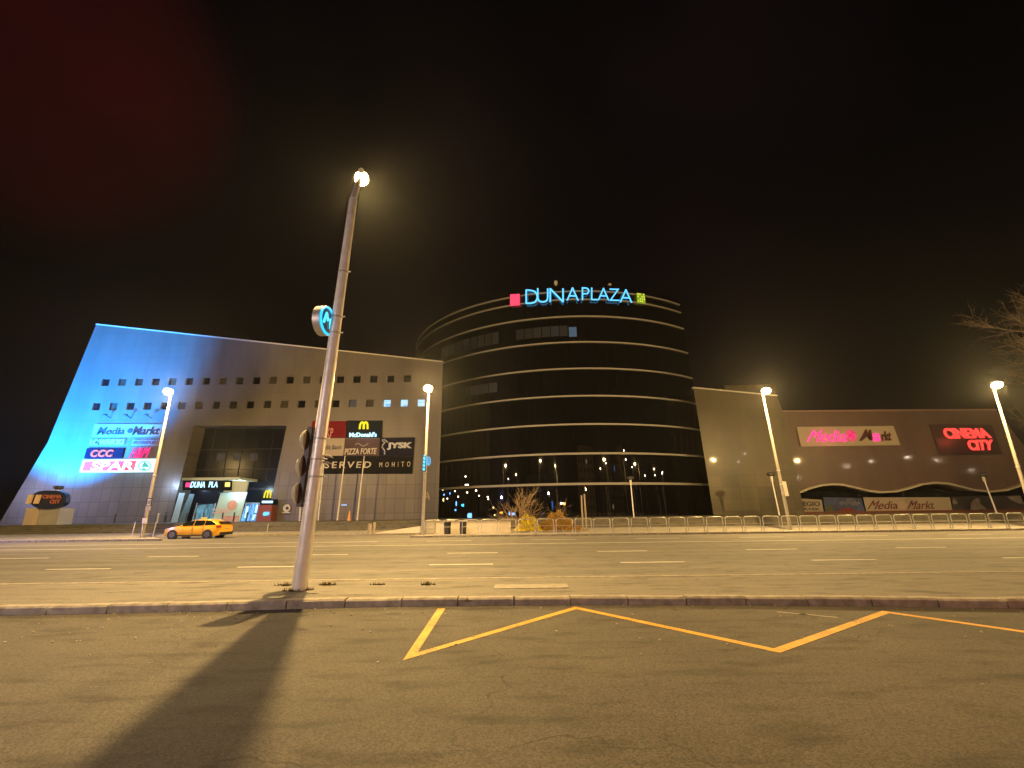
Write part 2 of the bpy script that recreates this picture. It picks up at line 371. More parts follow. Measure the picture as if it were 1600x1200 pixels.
def lerp(a, b, t): return a + (b - a) * t
def quad_map(q, u, v):
    """q = TL, TR, BR, BL ; u to the right, v up"""
    return lerp(lerp(q[3], q[2], u), lerp(q[0], q[1], u), v)
def text_raw(body, bold=0.0, res=3, spacing=1.0):
    cu = bpy.data.curves.new('t', 'FONT'); cu.body = body; cu.resolution_u = res; cu.offset = bold; cu.space_character = spacing
    cu.extrude = 0.5
    ob = bpy.data.objects.new('t', cu); col.objects.link(ob)
    dg = bpy.context.evaluated_depsgraph_get(); dg.update()
    me = bpy.data.meshes.new_from_object(ob.evaluated_get(dg))
    vs = [v.co.copy() for v in me.vertices]; fs = [tuple(p.vertices) for p in me.polygons]
    bpy.data.objects.remove(ob); bpy.data.curves.remove(cu); bpy.data.meshes.remove(me)
    return vs, fs
def lettering(body, q, mat, parent, depth=.08, bold=0.0, name='lettering', spacing=1.0, out=Vector((0,-1,0)), fmap=None):
    vs, fs = text_raw(body, bold, spacing=spacing)
    x0 = min(v.x for v in vs); x1 = max(v.x for v in vs); y0 = min(v.y for v in vs); y1 = max(v.y for v in vs)
    mb = MB(); P = []
    for v in vs:
        u, w = (v.x-x0)/(x1-x0), (v.y-y0)/(y1-y0)
        if fmap: u, w = fmap(u, w)
        P.append(quad_map(q, u, w) + out * (depth * (v.z + .5) if True else 0))
    mb.add(P, fs)
    return build(name, mb, mat, parent)
def qpx(tl, tr, br, bl, Y): return [PY(*p, Y) for p in (tl, tr, br, bl)]
def qz(q): return min(p.z for p in q)
def panel(q, d=.15): return MB().slab(q, (0, d, 0))

# ================================================================== ground
def flat(name, pts, z, mat):
    vs = [(p[0], p[1], z) for p in pts]
    mb = MB(); mb.add(vs, [tuple(t) for t in tessellate_polygon([[Vector(v) for v in vs]])])
    return struct(name, mb, mat)
def strip(name, pts_a, pts_b, z, mat):
    mb = MB(); n = len(pts_a)
    mb.add([(p[0], p[1], z) for p in pts_a] + [(p[0], p[1], z) for p in pts_b], [(i, i+1, n+i+1, n+i) for i in range(n-1)])
    return struct(name, mb, mat)
flat('ground', [(-1200,-1200),(1200,-1200),(1200,1500),(-1200,1500)], -.03, M['earth'])
# near bus bay
KX = [-60,-30,-14,-9,-5.8,-2.4,1.2,4.6,8.6,14,30,60]
kp = [PZ(0,962), PZ(300,956), PZ(600,948), PZ(900,945.5), PZ(1200,946), PZ(1600,951)]
def kerbY(x):
    ks = [(-60, kp[0].y+.1), (kp[0].x, kp[0].y)] + [(p.x, p.y) for p in kp[1:]] + [(60, kp[-1].y-.1)]
    for (a, ya), (b, yb) in zip(ks, ks[1:]):
        if a <= x <= b: return ya + (yb-ya)*(x-a)/(b-a)
    return ks[0][1]
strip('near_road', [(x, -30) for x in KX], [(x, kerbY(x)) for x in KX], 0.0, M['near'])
# kerb stones, one metre each
mb = MB(); x = -40.0
while x < 40:
    L_ = .98; y0 = kerbY(x); y1 = kerbY(x+L_); j = random.uniform(-.008, .008); hz = .135 + random.uniform(-.008, .008)
    a = [(x,y0+j,-.02),(x+L_,y1+j,-.02),(x+L_,y1+.2+j,-.02),(x,y0+.2+j,-.02),(x,y0+j,hz-.03),(x+L_,y1+j,hz-.03),(x+L_,y1+.03+j,hz),(x,y0+.03+j,hz),(x+L_,y1+.2+j,hz),(x,y0+.2+j,hz)]
    mb.add(a, [(0,1,5,4),(4,5,6,7),(7,6,8,9),(9,8,2,3),(0,4,7,9,3),(1,2,8,6,5)])
    x += 1.0
struct('kerb', mb, M['kerb'])
MEDZ = .125
MY = 11.35
strip('footpath', [(x, kerbY(x)+.2) for x in KX], [(x, MY) for x in KX], MEDZ, M['walk'])
mb = MB(); mb.box((-70, MY, -.02), (70, MY+.16, MEDZ+.006)); struct('kerb', mb, M['kerb'])
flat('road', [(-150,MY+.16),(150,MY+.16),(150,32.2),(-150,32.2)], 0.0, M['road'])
# far side: pavement with a lay-by
bx0, bx1 = -23.6, -6.95
bk0 = -29.5
FK = 32.2
mb = MB()
mb.box((-150, FK, -.03), (bx0, FK+.18, .125)); mb.box((bx1, FK, -.03), (150, FK+.18, .125))
mb.slab([(bx0,FK+.181,-.03),(bk0,38,-.03),(bk0-.2,38,-.03),(bx0-.2,FK+.181,-.03)],(0,0,.153)); mb.box((bx1, FK+.18, -.03), (bx1+.18, 38, .125)); mb.box((bk0-.18, 38.001, -.03), (bx1+.18, 38.18, .125))
struct('kerb', mb, M['kerb'])
flat('layby', [(bx0,FK),(bx1,FK),(bx1,38),(bk0,38)], 0.0, M['road'])
for nm, pts in (('pavement', [(-150,FK+.18),(bx0-.2,FK+.18),(bk0-.2,38.18),(bk0-.2,44),(-150,44)]),
                ('pavement', [(bk0-.2,38.18),(bx1+.18,38.18),(bx1+.18,44),(bk0-.2,44)]),
                ('pavement', [(bx1+.18,FK+.18),(150,FK+.18),(150,44),(bx1+.18,44)])):
    flat(nm, pts, .12, M['pave'])
# steps up to the plaza
PLZ = .9
mb = MB(); nst = 5
for k in range(nst):
    mb.box((-150, 44 + k*.42, -.03), (150, 46.5, .12 + (k+1)*(PLZ-.12)/nst - (.002 if k < nst-1 else 0)))
struct('steps', mb, M['stepstone'])
flat('plaza', [(-150,46.5),(150,46.5),(150,140),(-150,140)], PLZ-.004, M['stepstone'])
# markings
mb = MB()
for k in range(-16, 20):
    x0 = -2.72 + 6.1*k; mb.add([(x0,15.52,.004),(x0+2.05,15.52,.004),(x0+2.05,15.66,.004),(x0,15.66,.004)], [(0,1,2,3)])
    x0 = -2.72 + 6.1*k; mb.add([(x0,19.75,.004),(x0+2.05,19.75,.004),(x0+2.05,19.9,.004),(x0,19.9,.004)], [(0,1,2,3)])
mb.add([(-90,24.9,.004),(90,24.9,.004),(90,25.06,.004),(-90,25.06,.004)], [(0,1,2,3)])
mb.add([(-90,28.2,.004),(-8,28.2,.004),(-8,28.34,.004),(-90,28.34,.004)], [(0,1,2,3)])
for k in range(-6, 8):
    x0 = 1 + 6.1*k; mb.add([(x0,28.2,.0045),(x0+2.6,28.2,.0045),(x0+2.6,28.34,.0045),(x0,28.34,.0045)], [(0,1,2,3)]) if x0 > -7 else None
struct('road_marking', mb, M['white_paint'])
# yellow zigzag of the bus stop
zz = [PZ(690,951), PZ(641,1026), PZ(900,950), PZ(1214,1017), PZ(1384,956.5), PZ(1384,956.5)+Vector((3.1,-5.2,0))*.55]
zz = [Vector((p.x,p.y)) for p in zz]
def band(pts, w, z):
    out = [[], []]
    for i, p in enumerate(pts):
        d0 = (p - pts[i-1]).normalized() if i else None
        d1 = (pts[i+1] - p).normalized() if i < len(pts)-1 else None
        if d0 is None or d1 is None:
            d = d1 or d0; n_ = Vector((-d.y, d.x)); k = 1
        else:
            n0 = Vector((-d0.y,d0.x)); n1 = Vector((-d1.y,d1.x)); n_ = (n0+n1).normalized(); k = min(2.4, 1/max(.2, n_.dot(n0)))
        out[0].append(p + n_*w/2*k); out[1].append(p - n_*w/2*k)
    m = MB(); n = len(pts)
    m.add([(p.x,p.y,z) for p in out[0]]+[(p.x,p.y,z) for p in out[1]], [(i,i+1,n+i+1,n+i) for i in range(n-1)]); return m
zz[-1] = Vector((PZ(1640,993).x, PZ(1640,993).y))
zz.append(zz[-1] + Vector((1.5,-.9)))
struct('road_marking', band(zz, .13, .004), M['yellow_paint'])
# faint old white arrow scraps by the kerb
mb = MB()
for (a, b) in (((1215,957),(1262,961)), ((1250,960),(1310,966))):
    p, q = PZ(*a), PZ(*b); mb.add([(p.x,p.y,.0035),(q.x,q.y,.0035),(q.x+.02,q.y+.07,.0035),(p.x+.02,p.y+.07,.0035)], [(0,1,2,3)])
struct('road_marking', mb, M['kerb'])
# concrete access patch in the footpath and little things lying about
p = PZ(830, 917, MEDZ)
mb = MB(); mb.box((p.x-.75,p.y-.22,MEDZ-.01),(p.x+.75,p.y+.3,MEDZ+.012))
tag(build('access_cover', mb, simple('cover_concrete', (.27,.24,.20), .8, noise=.2, nscale=5), origin=(p.x,p.y,MEDZ)), 'pale rectangular access cover set in the narrow footpath', 'cover')
mb = MB()
for k in range(150):
    x = random.uniform(-7.5, 8.5); y = kerbY(x) - random.expovariate(1.1) * 1.1 - .03
    if y < 2.6: continue
    s_ = random.uniform(.006, .02)
    mb.ell((x,y,s_*.4), s_, s_*random.uniform(.5,1.2), s_*.6, 6, 4)
tag(build('grit', mb, M['creamtext']), 'scattered pale grit and litter crumbs lying along the near kerb', 'grit', kind='stuff')
mb = MB()
def tuft(cx, cy, n, s_):
    for k in range(n):
        a = random.uniform(0, 6.28); r_ = random.uniform(0, s_); x = cx + math.cos(a)*r_*1.6; y = cy + math.sin(a)*r_*.6
        h = random.uniform(.03,.09); dx, dy = random.uniform(-.05,.05), random.uniform(-.03,.03)
        mb.add([(x-.008,y,MEDZ),(x+.008,y,MEDZ),(x+dx,y+dy,MEDZ+h)], [(0,1,2)]); mb.add([(x-.02,y,MEDZ+.004),(x+.03,y+.02,MEDZ+.006),(x+.01,y-.02,MEDZ+.02)], [(0,1,2)])
p = PZ(1290, 975)
mb = MB()
rnd0 = random.Random(5)
for k in range(46):
    x = rnd0.uniform(-7, 8.5); y = kerbY(x) - .04 - rnd0.expovariate(4.0); a = rnd0.uniform(0,6.28); q = rnd0.uniform(.015,.035)
    d1 = Vector((math.cos(a),math.sin(a),rnd0.uniform(-.2,.3)))*q; d2 = Vector((-math.sin(a),math.cos(a),rnd0.uniform(-.1,.4)))*q*.6; c_ = Vector((x,y,.014))
    mb.add([c_-d1,c_+d2,c_+d1,c_-d2],[(0,1,2,3)])
tag(build('dead_leaves', mb, simple('dead_leaf',(.16,.09,.04),.9)), 'dry dead leaves caught along the foot of the near kerb', 'leaves', kind='stuff')
pb = PZ(467,922,MEDZ)
for (a,b_,n,s_) in ((447,915,60,.16),(478,922,40,.10),(513,914,60,.13),(668,914,50,.10),(453,924,50,.14),(590,914,25,.10),(730,940,10,.05)):
    q = PZ(a,b_,MEDZ); tuft(q.x, q.y, n, s_)
tag(build('grass', mb, M['grass']), 'small dry weeds growing in the footpath around the near lamp post', 'weeds', kind='stuff')

# ================================================================== mall, west wing
FY = 55.0
def wall_with_holes(outer, holes, Y, depth, back=None):
    """front sheet at Y with rectangular holes, reveals of the given depth"""
    polys = [[Vector((a,0,b)) for a,b in outer]] + [[Vector((a,0,b)) for a,b in h] for h in holes]
    pts = [p for pl in polys for p in pl]
    tris = tessellate_polygon([[Vector((p.x,p.z,0)) for p in pl] for pl in polys])
    m = MB(); m.add([(p.x, Y, p.z) for p in pts], [tuple(t) for t in tris])
    for h in holes:
        n = len(h); m.add([(a,Y,b) for a,b in h]+[(a,Y+depth,b) for a,b in h], [(i,(i+1)%n,(i+1)%n+n,i+n) for i in range(n)])
    return m
def P2(px, py, Y=FY): p = PY(px,py,Y); return (p.x, p.z)
outer = [(-59.4,PLZ-.02),(-56.2,10.4),(-53.9,25.7),(-8.7,20.0),(-8.72,PLZ-.02)]
ent = [P2(266,812), P2(303,665), P2(448,665), P2(417,812)]
ent[0] = (ent[0][0], PLZ-.01); ent[3] = (ent[3][0], PLZ-.01)
outer = outer[:4] + [outer[4], ent[3], ent[2], ent[1], ent[0]]
wins = []
WS = .47
for k in range(19): wins.append((-50.92 + 2.1*k, 17.82, 0))
for k in range(20): wins.append((-51.35 + 2.11*k, 14.72, 1))
holes = [[(x-WS,z-WS),(x+WS,z-WS),(x+WS,z+WS),(x-WS,z+WS)] for x,z,_ in wins]
mall = thing('shopping_centre', 'pale stone shopping centre wing with sloping roofline and two rows of small square windows', 'building', (-34, FY, PLZ))
mb = wall_with_holes(outer, holes, FY, .32)
# entrance reveals, roof and sides
for a, b_ in ((ent[0],ent[1]),(ent[1],ent[2]),(ent[2],ent[3])):
    mb.add([(a[0],FY,a[1]),(b_[0],FY,b_[1]),(b_[0],FY+2.4,b_[1]),(a[0],FY+2.4,a[1])], [(0,1,2,3)])
fr = [(-59.4,PLZ-.02),(-56.2,10.4),(-53.9,25.7),(-8.7,20.0),(-8.72,PLZ-.02)]; bk = [(-66,PLZ-.02),(-62,10.4),(-60,25.7),(-12.6,20.0),(-12.6,PLZ-.02)]
for i in range(4):
    a, b_ = fr[i], fr[i+1]; c, d = bk[i+1], bk[i]
    mb.add([(a[0],FY,a[1]),(b_[0],FY,b_[1]),(c[0],FY+18,c[1]),(d[0],FY+18,d[1])], [(0,1,2,3)])
build('wall', mb, M['stone'], mall)
mb = MB(); mb.slab([(-53.95,FY-.04,25.62),(-8.66,FY-.04,19.92),(-8.66,FY-.04,20.06),(-53.95,FY-.04,25.78)], (0,.4,0)); build('roof_edge', mb, M['trim'], mall)
lit = {(1,17):'neon_white', (1,18):'neon_white', (1,19):'bluelit', (1,15):'bluedim', (1,14):'darkglass'}
cnt = {0:0, 1:0}
for (x, z, row) in wins:
    k = cnt[row]; cnt[row] += 1
    f = MB(); t_ = .045
    f.box((x-WS,FY+.2,z-WS),(x-WS+t_,FY+.26,z+WS)); f.box((x+WS-t_,FY+.2,z-WS),(x+WS,FY+.26,z+WS))
    f.box((x-WS+t_,FY+.2,z-WS),(x+WS-t_,FY+.26,z-WS+t_)); f.box((x-WS+t_,FY+.2,z+WS-t_),(x+WS-t_,FY+.26,z+WS))
    wo = build('window', f, M['frame'], mall)
    pm = random.choice([M['darkglass']]*3+[M['paneb'],M['panec']])
    if row == 1 and k in (17,18,19): pm = [M['win_a'], M['win_b'], M['win_c']][k-17] if 'win_a' in M else em('lit_office_window', (.42,.72,1.0), .5)
    elif row == 1 and k == 15: pm = M['bluedim']
    p_ = MB(); p_.box((x-WS+t_,FY+.225,z-WS+t_),(x+WS-t_,FY+.24,z+WS-t_)); po = build('pane', p_, pm, wo)
    if row == 1 and k in (17,18,19):
        wo['label'] = 'window lit bluish white'
        b2 = MB(); 
        if k == 17: b2.box((x-.2,FY+.2,z-.4),(x+.42,FY+.222,z-.05)); b2.box((x-.42,FY+.2,z+.22),(x+.42,FY+.222,z+.27))
        elif k == 18: b2.box((x-.1,FY+.2,z-.42),(x+.42,FY+.222,z-.22))
        else: b2.box((x-.42,FY+.2,z+.05),(x+.42,FY+.222,z+.12))
        build('blind', b2, M['bluelit'], wo)
# entrance: recessed dark glazing
GY = FY + 2.2
mb = MB(); mb.slab([(ent[0][0]-.5,GY,PLZ-.01),(ent[1][0]-.6,GY,ent[1][1]),(ent[2][0],GY,ent[2][1]),(ent[3][0],GY,PLZ-.01)], (0,.15,0))
g = build('entrance_glazing', mb, simple('entrance_glass', (.006,.008,.014), .2, spec=1.25), mall)
mb = MB()
for px_ in (315, 338, 361, 384, 407, 430):
    a = PY(px_, 665, GY-.06); b_ = PY(px_-18*(.8 if px_>330 else .6), 752, GY-.06)
    mb.tube([a, b_], .035, 6)
for zz_ in (4.6, 7.0, 9.5):
    mb.box((-40.5,GY-.1,zz_),(-27.6-(12-zz_)*.13,GY-.03,zz_+.06))
build('glazing_bars', mb, M['frame'], mall)
mb = MB()
for px_ in (345, 371, 396):
    c = PY(px_, 714, GY-.03); mb = MB(); mb.box((c.x-.5,GY-.02,c.z-.45),(c.x+.5,GY-.008,c.z+.45)); build('window_reflection', mb, em('painted_window_reflection', (.16,.14,.15), .06, base=(.01,.01,.01)), mall)  # faint window reflections, put on the glazing as dimly glowing panes

# lit shop fronts within the entrance
def ppanel(px4, Y, d=.1): return MB().slab([PY(*p, Y) for p in px4], (0,d,0))
def shopglass(name, c, s_):
    m, t, b = new_mat(name)
    n = t.nodes.new('ShaderNodeTexNoise'); n.inputs['Scale'].default_value = 1.6; n.inputs['Detail'].default_value = 3
    tcn = t.nodes.new('ShaderNodeTexCoord'); mp = t.nodes.new('ShaderNodeMapping'); mp.inputs['Scale'].default_value = (2.4,1,.8)
    t.links.new(tcn.outputs['Object'], mp.inputs['Vector']); t.links.new(mp.outputs[0], n.inputs['Vector'])
    r_ = t.nodes.new('ShaderNodeValToRGB'); r_.color_ramp.elements[0].position = .38; r_.color_ramp.elements[1].position = .62
    r_.color_ramp.elements[0].color = (*[v*.25 for v in c], 1); r_.color_ramp.elements[1].color = (*c, 1)
    t.links.new(n.outputs['Fac'], r_.inputs['Fac']); t.links.new(r_.outputs[0], b.inputs['Emission Color'])
    b.inputs['Emission Strength'].default_value = s_; b.inputs['Base Color'].default_value = (.02,.02,.02,1); b.inputs['Roughness'].default_value = .1
    return m
build('shop_window', ppanel([(308,789),(337,787),(330,817),(299,817)], GY-.35), shopglass('lit_shop_window', (.20,.50,.66), .35), mall)
build('shop_window', ppanel([(385,786),(406,786),(399,817),(374,817)], GY-.35), shopglass('bright_doorway', (.16,.46,1.0), .7), mall)
mb = MB()
for a, b_, c, d in ((387,791,383,809),(402,789,399,801),(398,804,395,812)):
    p, q = PY(a,b_,GY-.5), PY(c,d,GY-.5); mb.tube([p,q], .11, 6)
build('light_tube', mb, M['neon_white'], mall)
mb = MB()
for a, b_ in ((385,374),(393,384),(406,398),(308,299),(337,330)):
    mb = MB(); mb.tube([PY(a,786,GY-.55), PY(b_,817,GY-.55)], .04, 6); build('door_frame', mb, M['steel'], mall)
mb = MB(); mb.tube([PY(376,786,GY-.55), PY(409,786,GY-.55)], .06, 6)
build('door_lintel', mb, M['steel'], mall)
# slanted entrance jambs
build('slanted_jamb', ppanel([(280,770),(288,770),(276,818),(266,818)], FY-.05), simple('jamb', (.30,.38,.38), .5), mall)
build('slanted_jamb', ppanel([(296,772),(303,772),(289,818),(277,818)], FY+.9), simple('jamb2', (.14,.20,.21), .5), mall)
# canopy
c0, c1 = PY(281,751.5,FY-2.5), PY(386,753,FY-2.5)
zc = 6.2
mb = MB(); mb.slab([(PY(284,760,FY-2).x,FY-2.2,zc-.75),(PY(374,760,FY-2).x,FY-2.2,zc-.75),(PY(388,760,FY).x,FY+1.8,zc-.75),(PY(272,760,FY).x,FY+1.8,zc-.75)], (0,0,.3))
can = build('canopy', mb, simple('canopy_paint', (.40,.47,.44), .5), mall)
mb = MB(); mb.slab(qpx((353,751),(388,752),(384,769),(349,769),FY-2.0), (0,.2,0)); build('canopy_fascia', mb, simple('canopy_fascia', (.42,.50,.46), .5), can)
lamp_light('entrance_downlight', (-36.5, FY-1.0, 5.0), 230, (.55,.80,1.0), .3)
lamp_light('entrance_downlight', (-31.5, FY-1.4, 4.6), 230, (.6,.85,.95), .3)
lamp_light('entrance_downlight', (-40, FY-1.0, 5.0), 170, (.45,.65,1.0), .3)

# ---- things at the entrance
t = thing('entrance_sign', 'blue lit DUNA PLA letters between red and yellow squares over the entrance', 'sign', PY(318,762,FY-2.3))
mb = ppanel([(286,750.5),(362,750.5),(361,766),(285,766)], FY-2.28, .1); build('backing', mb, M['darkpanel'], t)
lettering('DUNA', qpx((300,752.5),(322,752.5),(320,762),(297,762),FY-2.34), M['neon_white'], t, .06, .01)
lettering('PLA', qpx((328,752.5),(341.5,752.5),(340,761.5),(326,761.5),FY-2.34), M['neon_white'], t, .06, .01)
build('red_square', ppanel([(290.5,754),(297,754),(295.5,761),(289.5,761)], FY-2.4, .1), M['neon_pink'], t)
build('yellow_square', ppanel([(352,753.5),(359,753.5),(358.5,760.5),(351,760.5)], FY-2.4, .1), em('sign_yellow', (1.0,.75,.2), .6), t)

t = thing('poster', 'mint green advertising poster with a round face leaning by the mall doors', 'poster', PY(357,817,FY-.9))
build('board', ppanel([(345,770),(386,769),(374,816),(331,816)], FY-.9, .1), M['mint'], t)
mb = MB(); c = PY(363,789,FY-.93); mb.disc(c, (0,1,0), .55, .05, 20); build('round_picture', mb, simple('pic', (.45,.22,.16), .6, noise=.3, nscale=2), t)
mb = MB(); 
for a in ((345,796,.9),(352,799,.7),(344,801,.9)): c = PY(a[0],a[1],FY-.94); mb.box((c.x-a[2],FY-.95,c.z-.06),(c.x+a[2],FY-.93,c.z+.06))
build('printed_line', mb, simple('pinkline', (.55,.35,.34), .6), t)
mb = ppanel([(348,806),(374,806),(371,815),(345,815)], FY-.95, .03); build('pink_area', mb, simple('pinkarea', (.45,.25,.22), .6, noise=.3, nscale=2), t)

t = thing('restaurant_kiosk', 'dark red kiosk with a yellow arched M standing right of the mall entrance', 'kiosk', PY(413,818,FY-1.2))
q = [PY(404,789,FY-1.5),PY(425,789,FY-1.5),PY(422,818,FY-1.5),PY(399,818,FY-1.5)]
build('cabinet', MB().slab(q,(0,1.2,0)), simple('kiosk_red', (.20,.045,.03), .5), t)
q = [PY(407,780,FY-1.5),PY(428,780,FY-1.5),PY(427,788.8,FY-1.5),PY(406,788.8,FY-1.5)]
build('header', MB().slab(q,(0,1.0,0)), M['darkpanel'], t)
def arches(q, depth=.12, r=.13):
    """two tall pointed-round arches filling the quad"""
    m = MB()
    for u0, u1 in ((.06,.52),(.48,.94)):
        pts = []
        for i in range(13):
            a = math.pi*i/12; u = (u0+u1)/2 - math.cos(a)*(u1-u0)/2; v = math.sin(a)**.62 if 0 < i < 12 else 0
            pts.append(quad_map(q, u, v) + Vector((0,-depth,0)))
        m.tube(pts, r, 6)
    return m
build('golden_arches', arches(qpx((414.5,767),(425,767),(423.5,778),(412.5,778),FY-1.5), .1, .09), M['neon_yellow'], t)
build('lit_strip', ppanel([(409.5,782.5),(426,782.5),(425.5,786),(409,786)], FY-1.6, .08), M['neon_white'], t)
build('lit_icon', MB().disc(PY(414,803,FY-1.6),(0,1,0),.22,.08).disc(PY(418,802.5,FY-1.6),(0,1,0),.2,.08), M['neon_blue'], t)

# ================================================================== signs on the west wing
def sign(name, label, q, backing, Y=None, depth=.18, group=None, backname='panel'):
    b = (q[2]+q[3])/2; t = thing(name, label, 'sign', (b.x, b.y, b.z), group)
    if backing: build(backname, MB().slab(q, (0, depth, 0)), backing, t)
    return t
SY = FY - .2
q = qpx((148,663),(256,663),(249,682),(143,683),SY)
t = sign('shop_sign', 'long pale MediaMarkt sign with dark slanted letters at the top of the left sign stack', q, M['greypanel'])
lettering('Media', qpx((157,667),(197,668),(194,679),(150,680),SY-.02), M['darktext'], t, .06, .02)
lettering('Markt', qpx((212,666),(252,667),(247,679),(206,680),SY-.02), M['deadred'], t, .06, .02)
mb = MB(); mb.disc(PY(203,673,SY-.06),(0,1,0),.32,.05,14); build('swirl_emblem', mb, M['darktext'], t)
q = qpx((142,685),(196,685),(193,697),(139,697),SY)
t = sign('shop_sign', 'lit cyan LC WAIKIKI letters under the pale MediaMarkt sign', q, None)
lettering('LC WAIKIKI', qpx((143,687),(194,686.5),(192,695),(141,696),SY), em('neon_cyan', (.12,.90,1.0), 1.1), t, .15, .0)
q = qpx((208,687),(250,687),(247,696),(205,696),SY)
t = sign('shop_sign', 'dull unlit INTERSPORT lettering above the pink H&M letters', q, M['mauve2'] if 'mauve2' in M else simple('dull_violet_panel', (.22,.19,.24), .5))
lettering('INTERSPORT', qpx((210,689),(248,689),(246,694),(208,694),SY-.02), simple('dull_letter', (.12,.09,.13), .5), t, .05, .015)
q = qpx((136,700),(194,700),(190,716),(131,716),SY)
t = sign('shop_sign', 'dark blue panel with glowing orange CCC letters', q, M['navy'])
lettering('CCC', qpx((145,703),(179,702.5),(175,714),(141,714.5),SY-.02), M['neon_orange'], t, .15, .035, spacing=1.1)
q = qpx((210,699),(236,699),(230,716),(201,716),SY)
t = sign('shop_sign', 'bright pink slanted H&M letters above the white edged SPAR lightbox', q, None)
lettering('H&M', qpx((211,699.5),(236,699),(229,715.5),(202,716),SY), em('neon_magenta', (1.0,.02,.20), .5), t, .15, .0)
q = qpx((129,718),(243,716.5),(238,737.5),(123,738.5),SY-.1)
t = sign('lightbox_sign', 'large glowing SPAR lightbox with red field and green fir emblem in a white border', q, M['spar_white'], depth=.3, backname='box')
build('red_field', MB().slab(qpx((133,721),(213,720),(209,735),(127.5,736),SY-.12),(0,.015,0)), M['spar_red'], t)
lettering('SPAR', qpx((145,722),(212,721),(207,734),(141,735),SY-.13), em('lightbox_letter', (.75,.95,1.0), 1.2), t, .03, .02)
mb = MB(); c = PY(227,727,SY-.13)
mb.slab([PY(226,721,SY-.14),PY(233,729.5,SY-.14),PY(221,729.5,SY-.14)],(0,.02,0)); mb.slab([PY(224.5,731,SY-.14),PY(229,734.5,SY-.14),PY(219,735,SY-.14)],(0,.02,0))
build('fir_emblem', mb, M['spar_green'], t)
mb = MB(); ring = [PY(226+9.5*math.cos(a),728+7.2*math.sin(a),SY-.15) for a in [2*math.pi*i/20 for i in range(21)]]; mb.tube(ring, .07, 5); build('fir_ring', mb, em('pale_green', (.3,.9,.75), .4), t)
# sign stack right of the near post
def bsign(label, px4, mat, name='shop_sign'): return sign(name, label, qpx(*px4, SY), mat)
t = bsign('dark red panel with thin pale KP lettering half behind the near lamp post', ((488,658),(541,658),(540,684),(485,684)), M['redpanel'])
lettering('KP', qpx((511,669),(521,669),(520,683),(510,683),SY-.02), simple('pinkish', (.5,.22,.2), .5), t, .04, 0)
t = bsign('dark panel with glowing yellow arches over white lit McDonald\'s lettering', ((542,657),(597,657),(596,684),(541,684)), M['darkpanel'])
t['label'] = "dark panel with glowing yellow arches over white lit lettering, top right of the stack"
build('golden_arches', arches(qpx((562.5,660),(576,660),(575.5,670.5),(561.5,670.5),SY-.02), .1, .13), M['neon_yellow'], t)
lettering("McDonald's", qpx((546.5,676),(589,675.5),(588.5,682.5),(546,683),SY-.04), em('neon_icewhite', (.40,.78,1.0), 1.0), t, .12, .02)
t = bsign('pale grey panel reading UniCredit Bank left of the pizza sign', ((485,685),(539,685),(536,712),(482,712)), M['cream'])
lettering('UniCredit Bank', qpx((486,696),(535,695),(534,702),(485,703),SY-.02), M['darktext'], t, .03, .01)
t = bsign('mauve panel with PIZZA FORTE in tall cream capitals', ((540,685),(594,685),(592,712),(538,712)), M['mauve'])
lettering('PIZZA FORTE', qpx((539.5,701),(589,700),(587.5,709.5),(538.5,710.5),SY-.02), M['creamtext'], t, .05, .015)
mb = MB(); mb.tube([PY(555+i*1.6,695-2*math.sin(i*.6),SY-.04) for i in range(14)], .05, 5); build('script_flourish', mb, M['cream'], t)
t = bsign('navy panel with bold white JYSK and a goose outline', ((594,684),(648,683),(646,712),(592,712)), M['navy'])
lettering('JYSK', qpx((605,691.5),(645,691),(643.5,703),(604.5,703),SY-.02), simple('sign_white', (.34,.34,.37), .5), t, .06, .05)
mb = MB(); mb.tube([PY(a,b_,SY-.05) for a,b_ in ((606,691),(601,687),(597,687.5),(599,690),(602,691),(598,695),(597,699),(601,704),(601,710))], .08, 6); build('goose_outline', mb, simple('sign_white2', (.28,.28,.31), .5), t)
t = bsign('wide black panel with spaced cream RESERVED capitals', ((480,712.5),(588,712.5),(585,740),(475,740)), M['blackpanel'])
lettering('RESERVED', qpx((484,721.5),(581,721),(579,731),(483,732),SY-.02), M['creamtext'], t, .06, .012, spacing=1.35)
t = bsign('narrower black panel with thin widely spaced MOHITO letters below JYSK', ((588.5,712.5),(646,712.5),(644,740),(585.5,740)), M['blackpanel'])
lettering('MOHITO', qpx((593,722.5),(641.5,721),(641,729),(592.5,730),SY-.02), simple('dim_cream', (.38,.33,.26), .5), t, .05, 0, spacing=2.2)
c = PY(448,794,SY); mb = MB(); mb.disc(c,(0,1,0),.42,.06,18); mb.box((c.x-.45,c.y-.03,c.z-.55),(c.x+.45,c.y+.03,c.z-.42))
t = build('wall_emblem', mb, simple('emblem_grey', (.5,.48,.44), .5), origin=(c.x,c.y,c.z-.5)); tag(t, 'small round pale emblem fixed low on the mall wall beside the kiosk', 'emblem')
mb = MB(); mb.disc(c+Vector((.08,-.06,0)),(0,1,0),.18,.04,12); build('dark_figure', mb, M['darktext'], t)
c = PY(537.5,789,SY); mb = MB(); mb.box((c.x-.3,c.y,c.z-.09),(c.x+.3,c.y+.08,c.z+.09)); tag(build('wall_plate', mb, em('plate_blue', (.35,.45,.8), .5), origin=c), 'small bluish lit plate low on the wall between two flagpoles', 'plate')
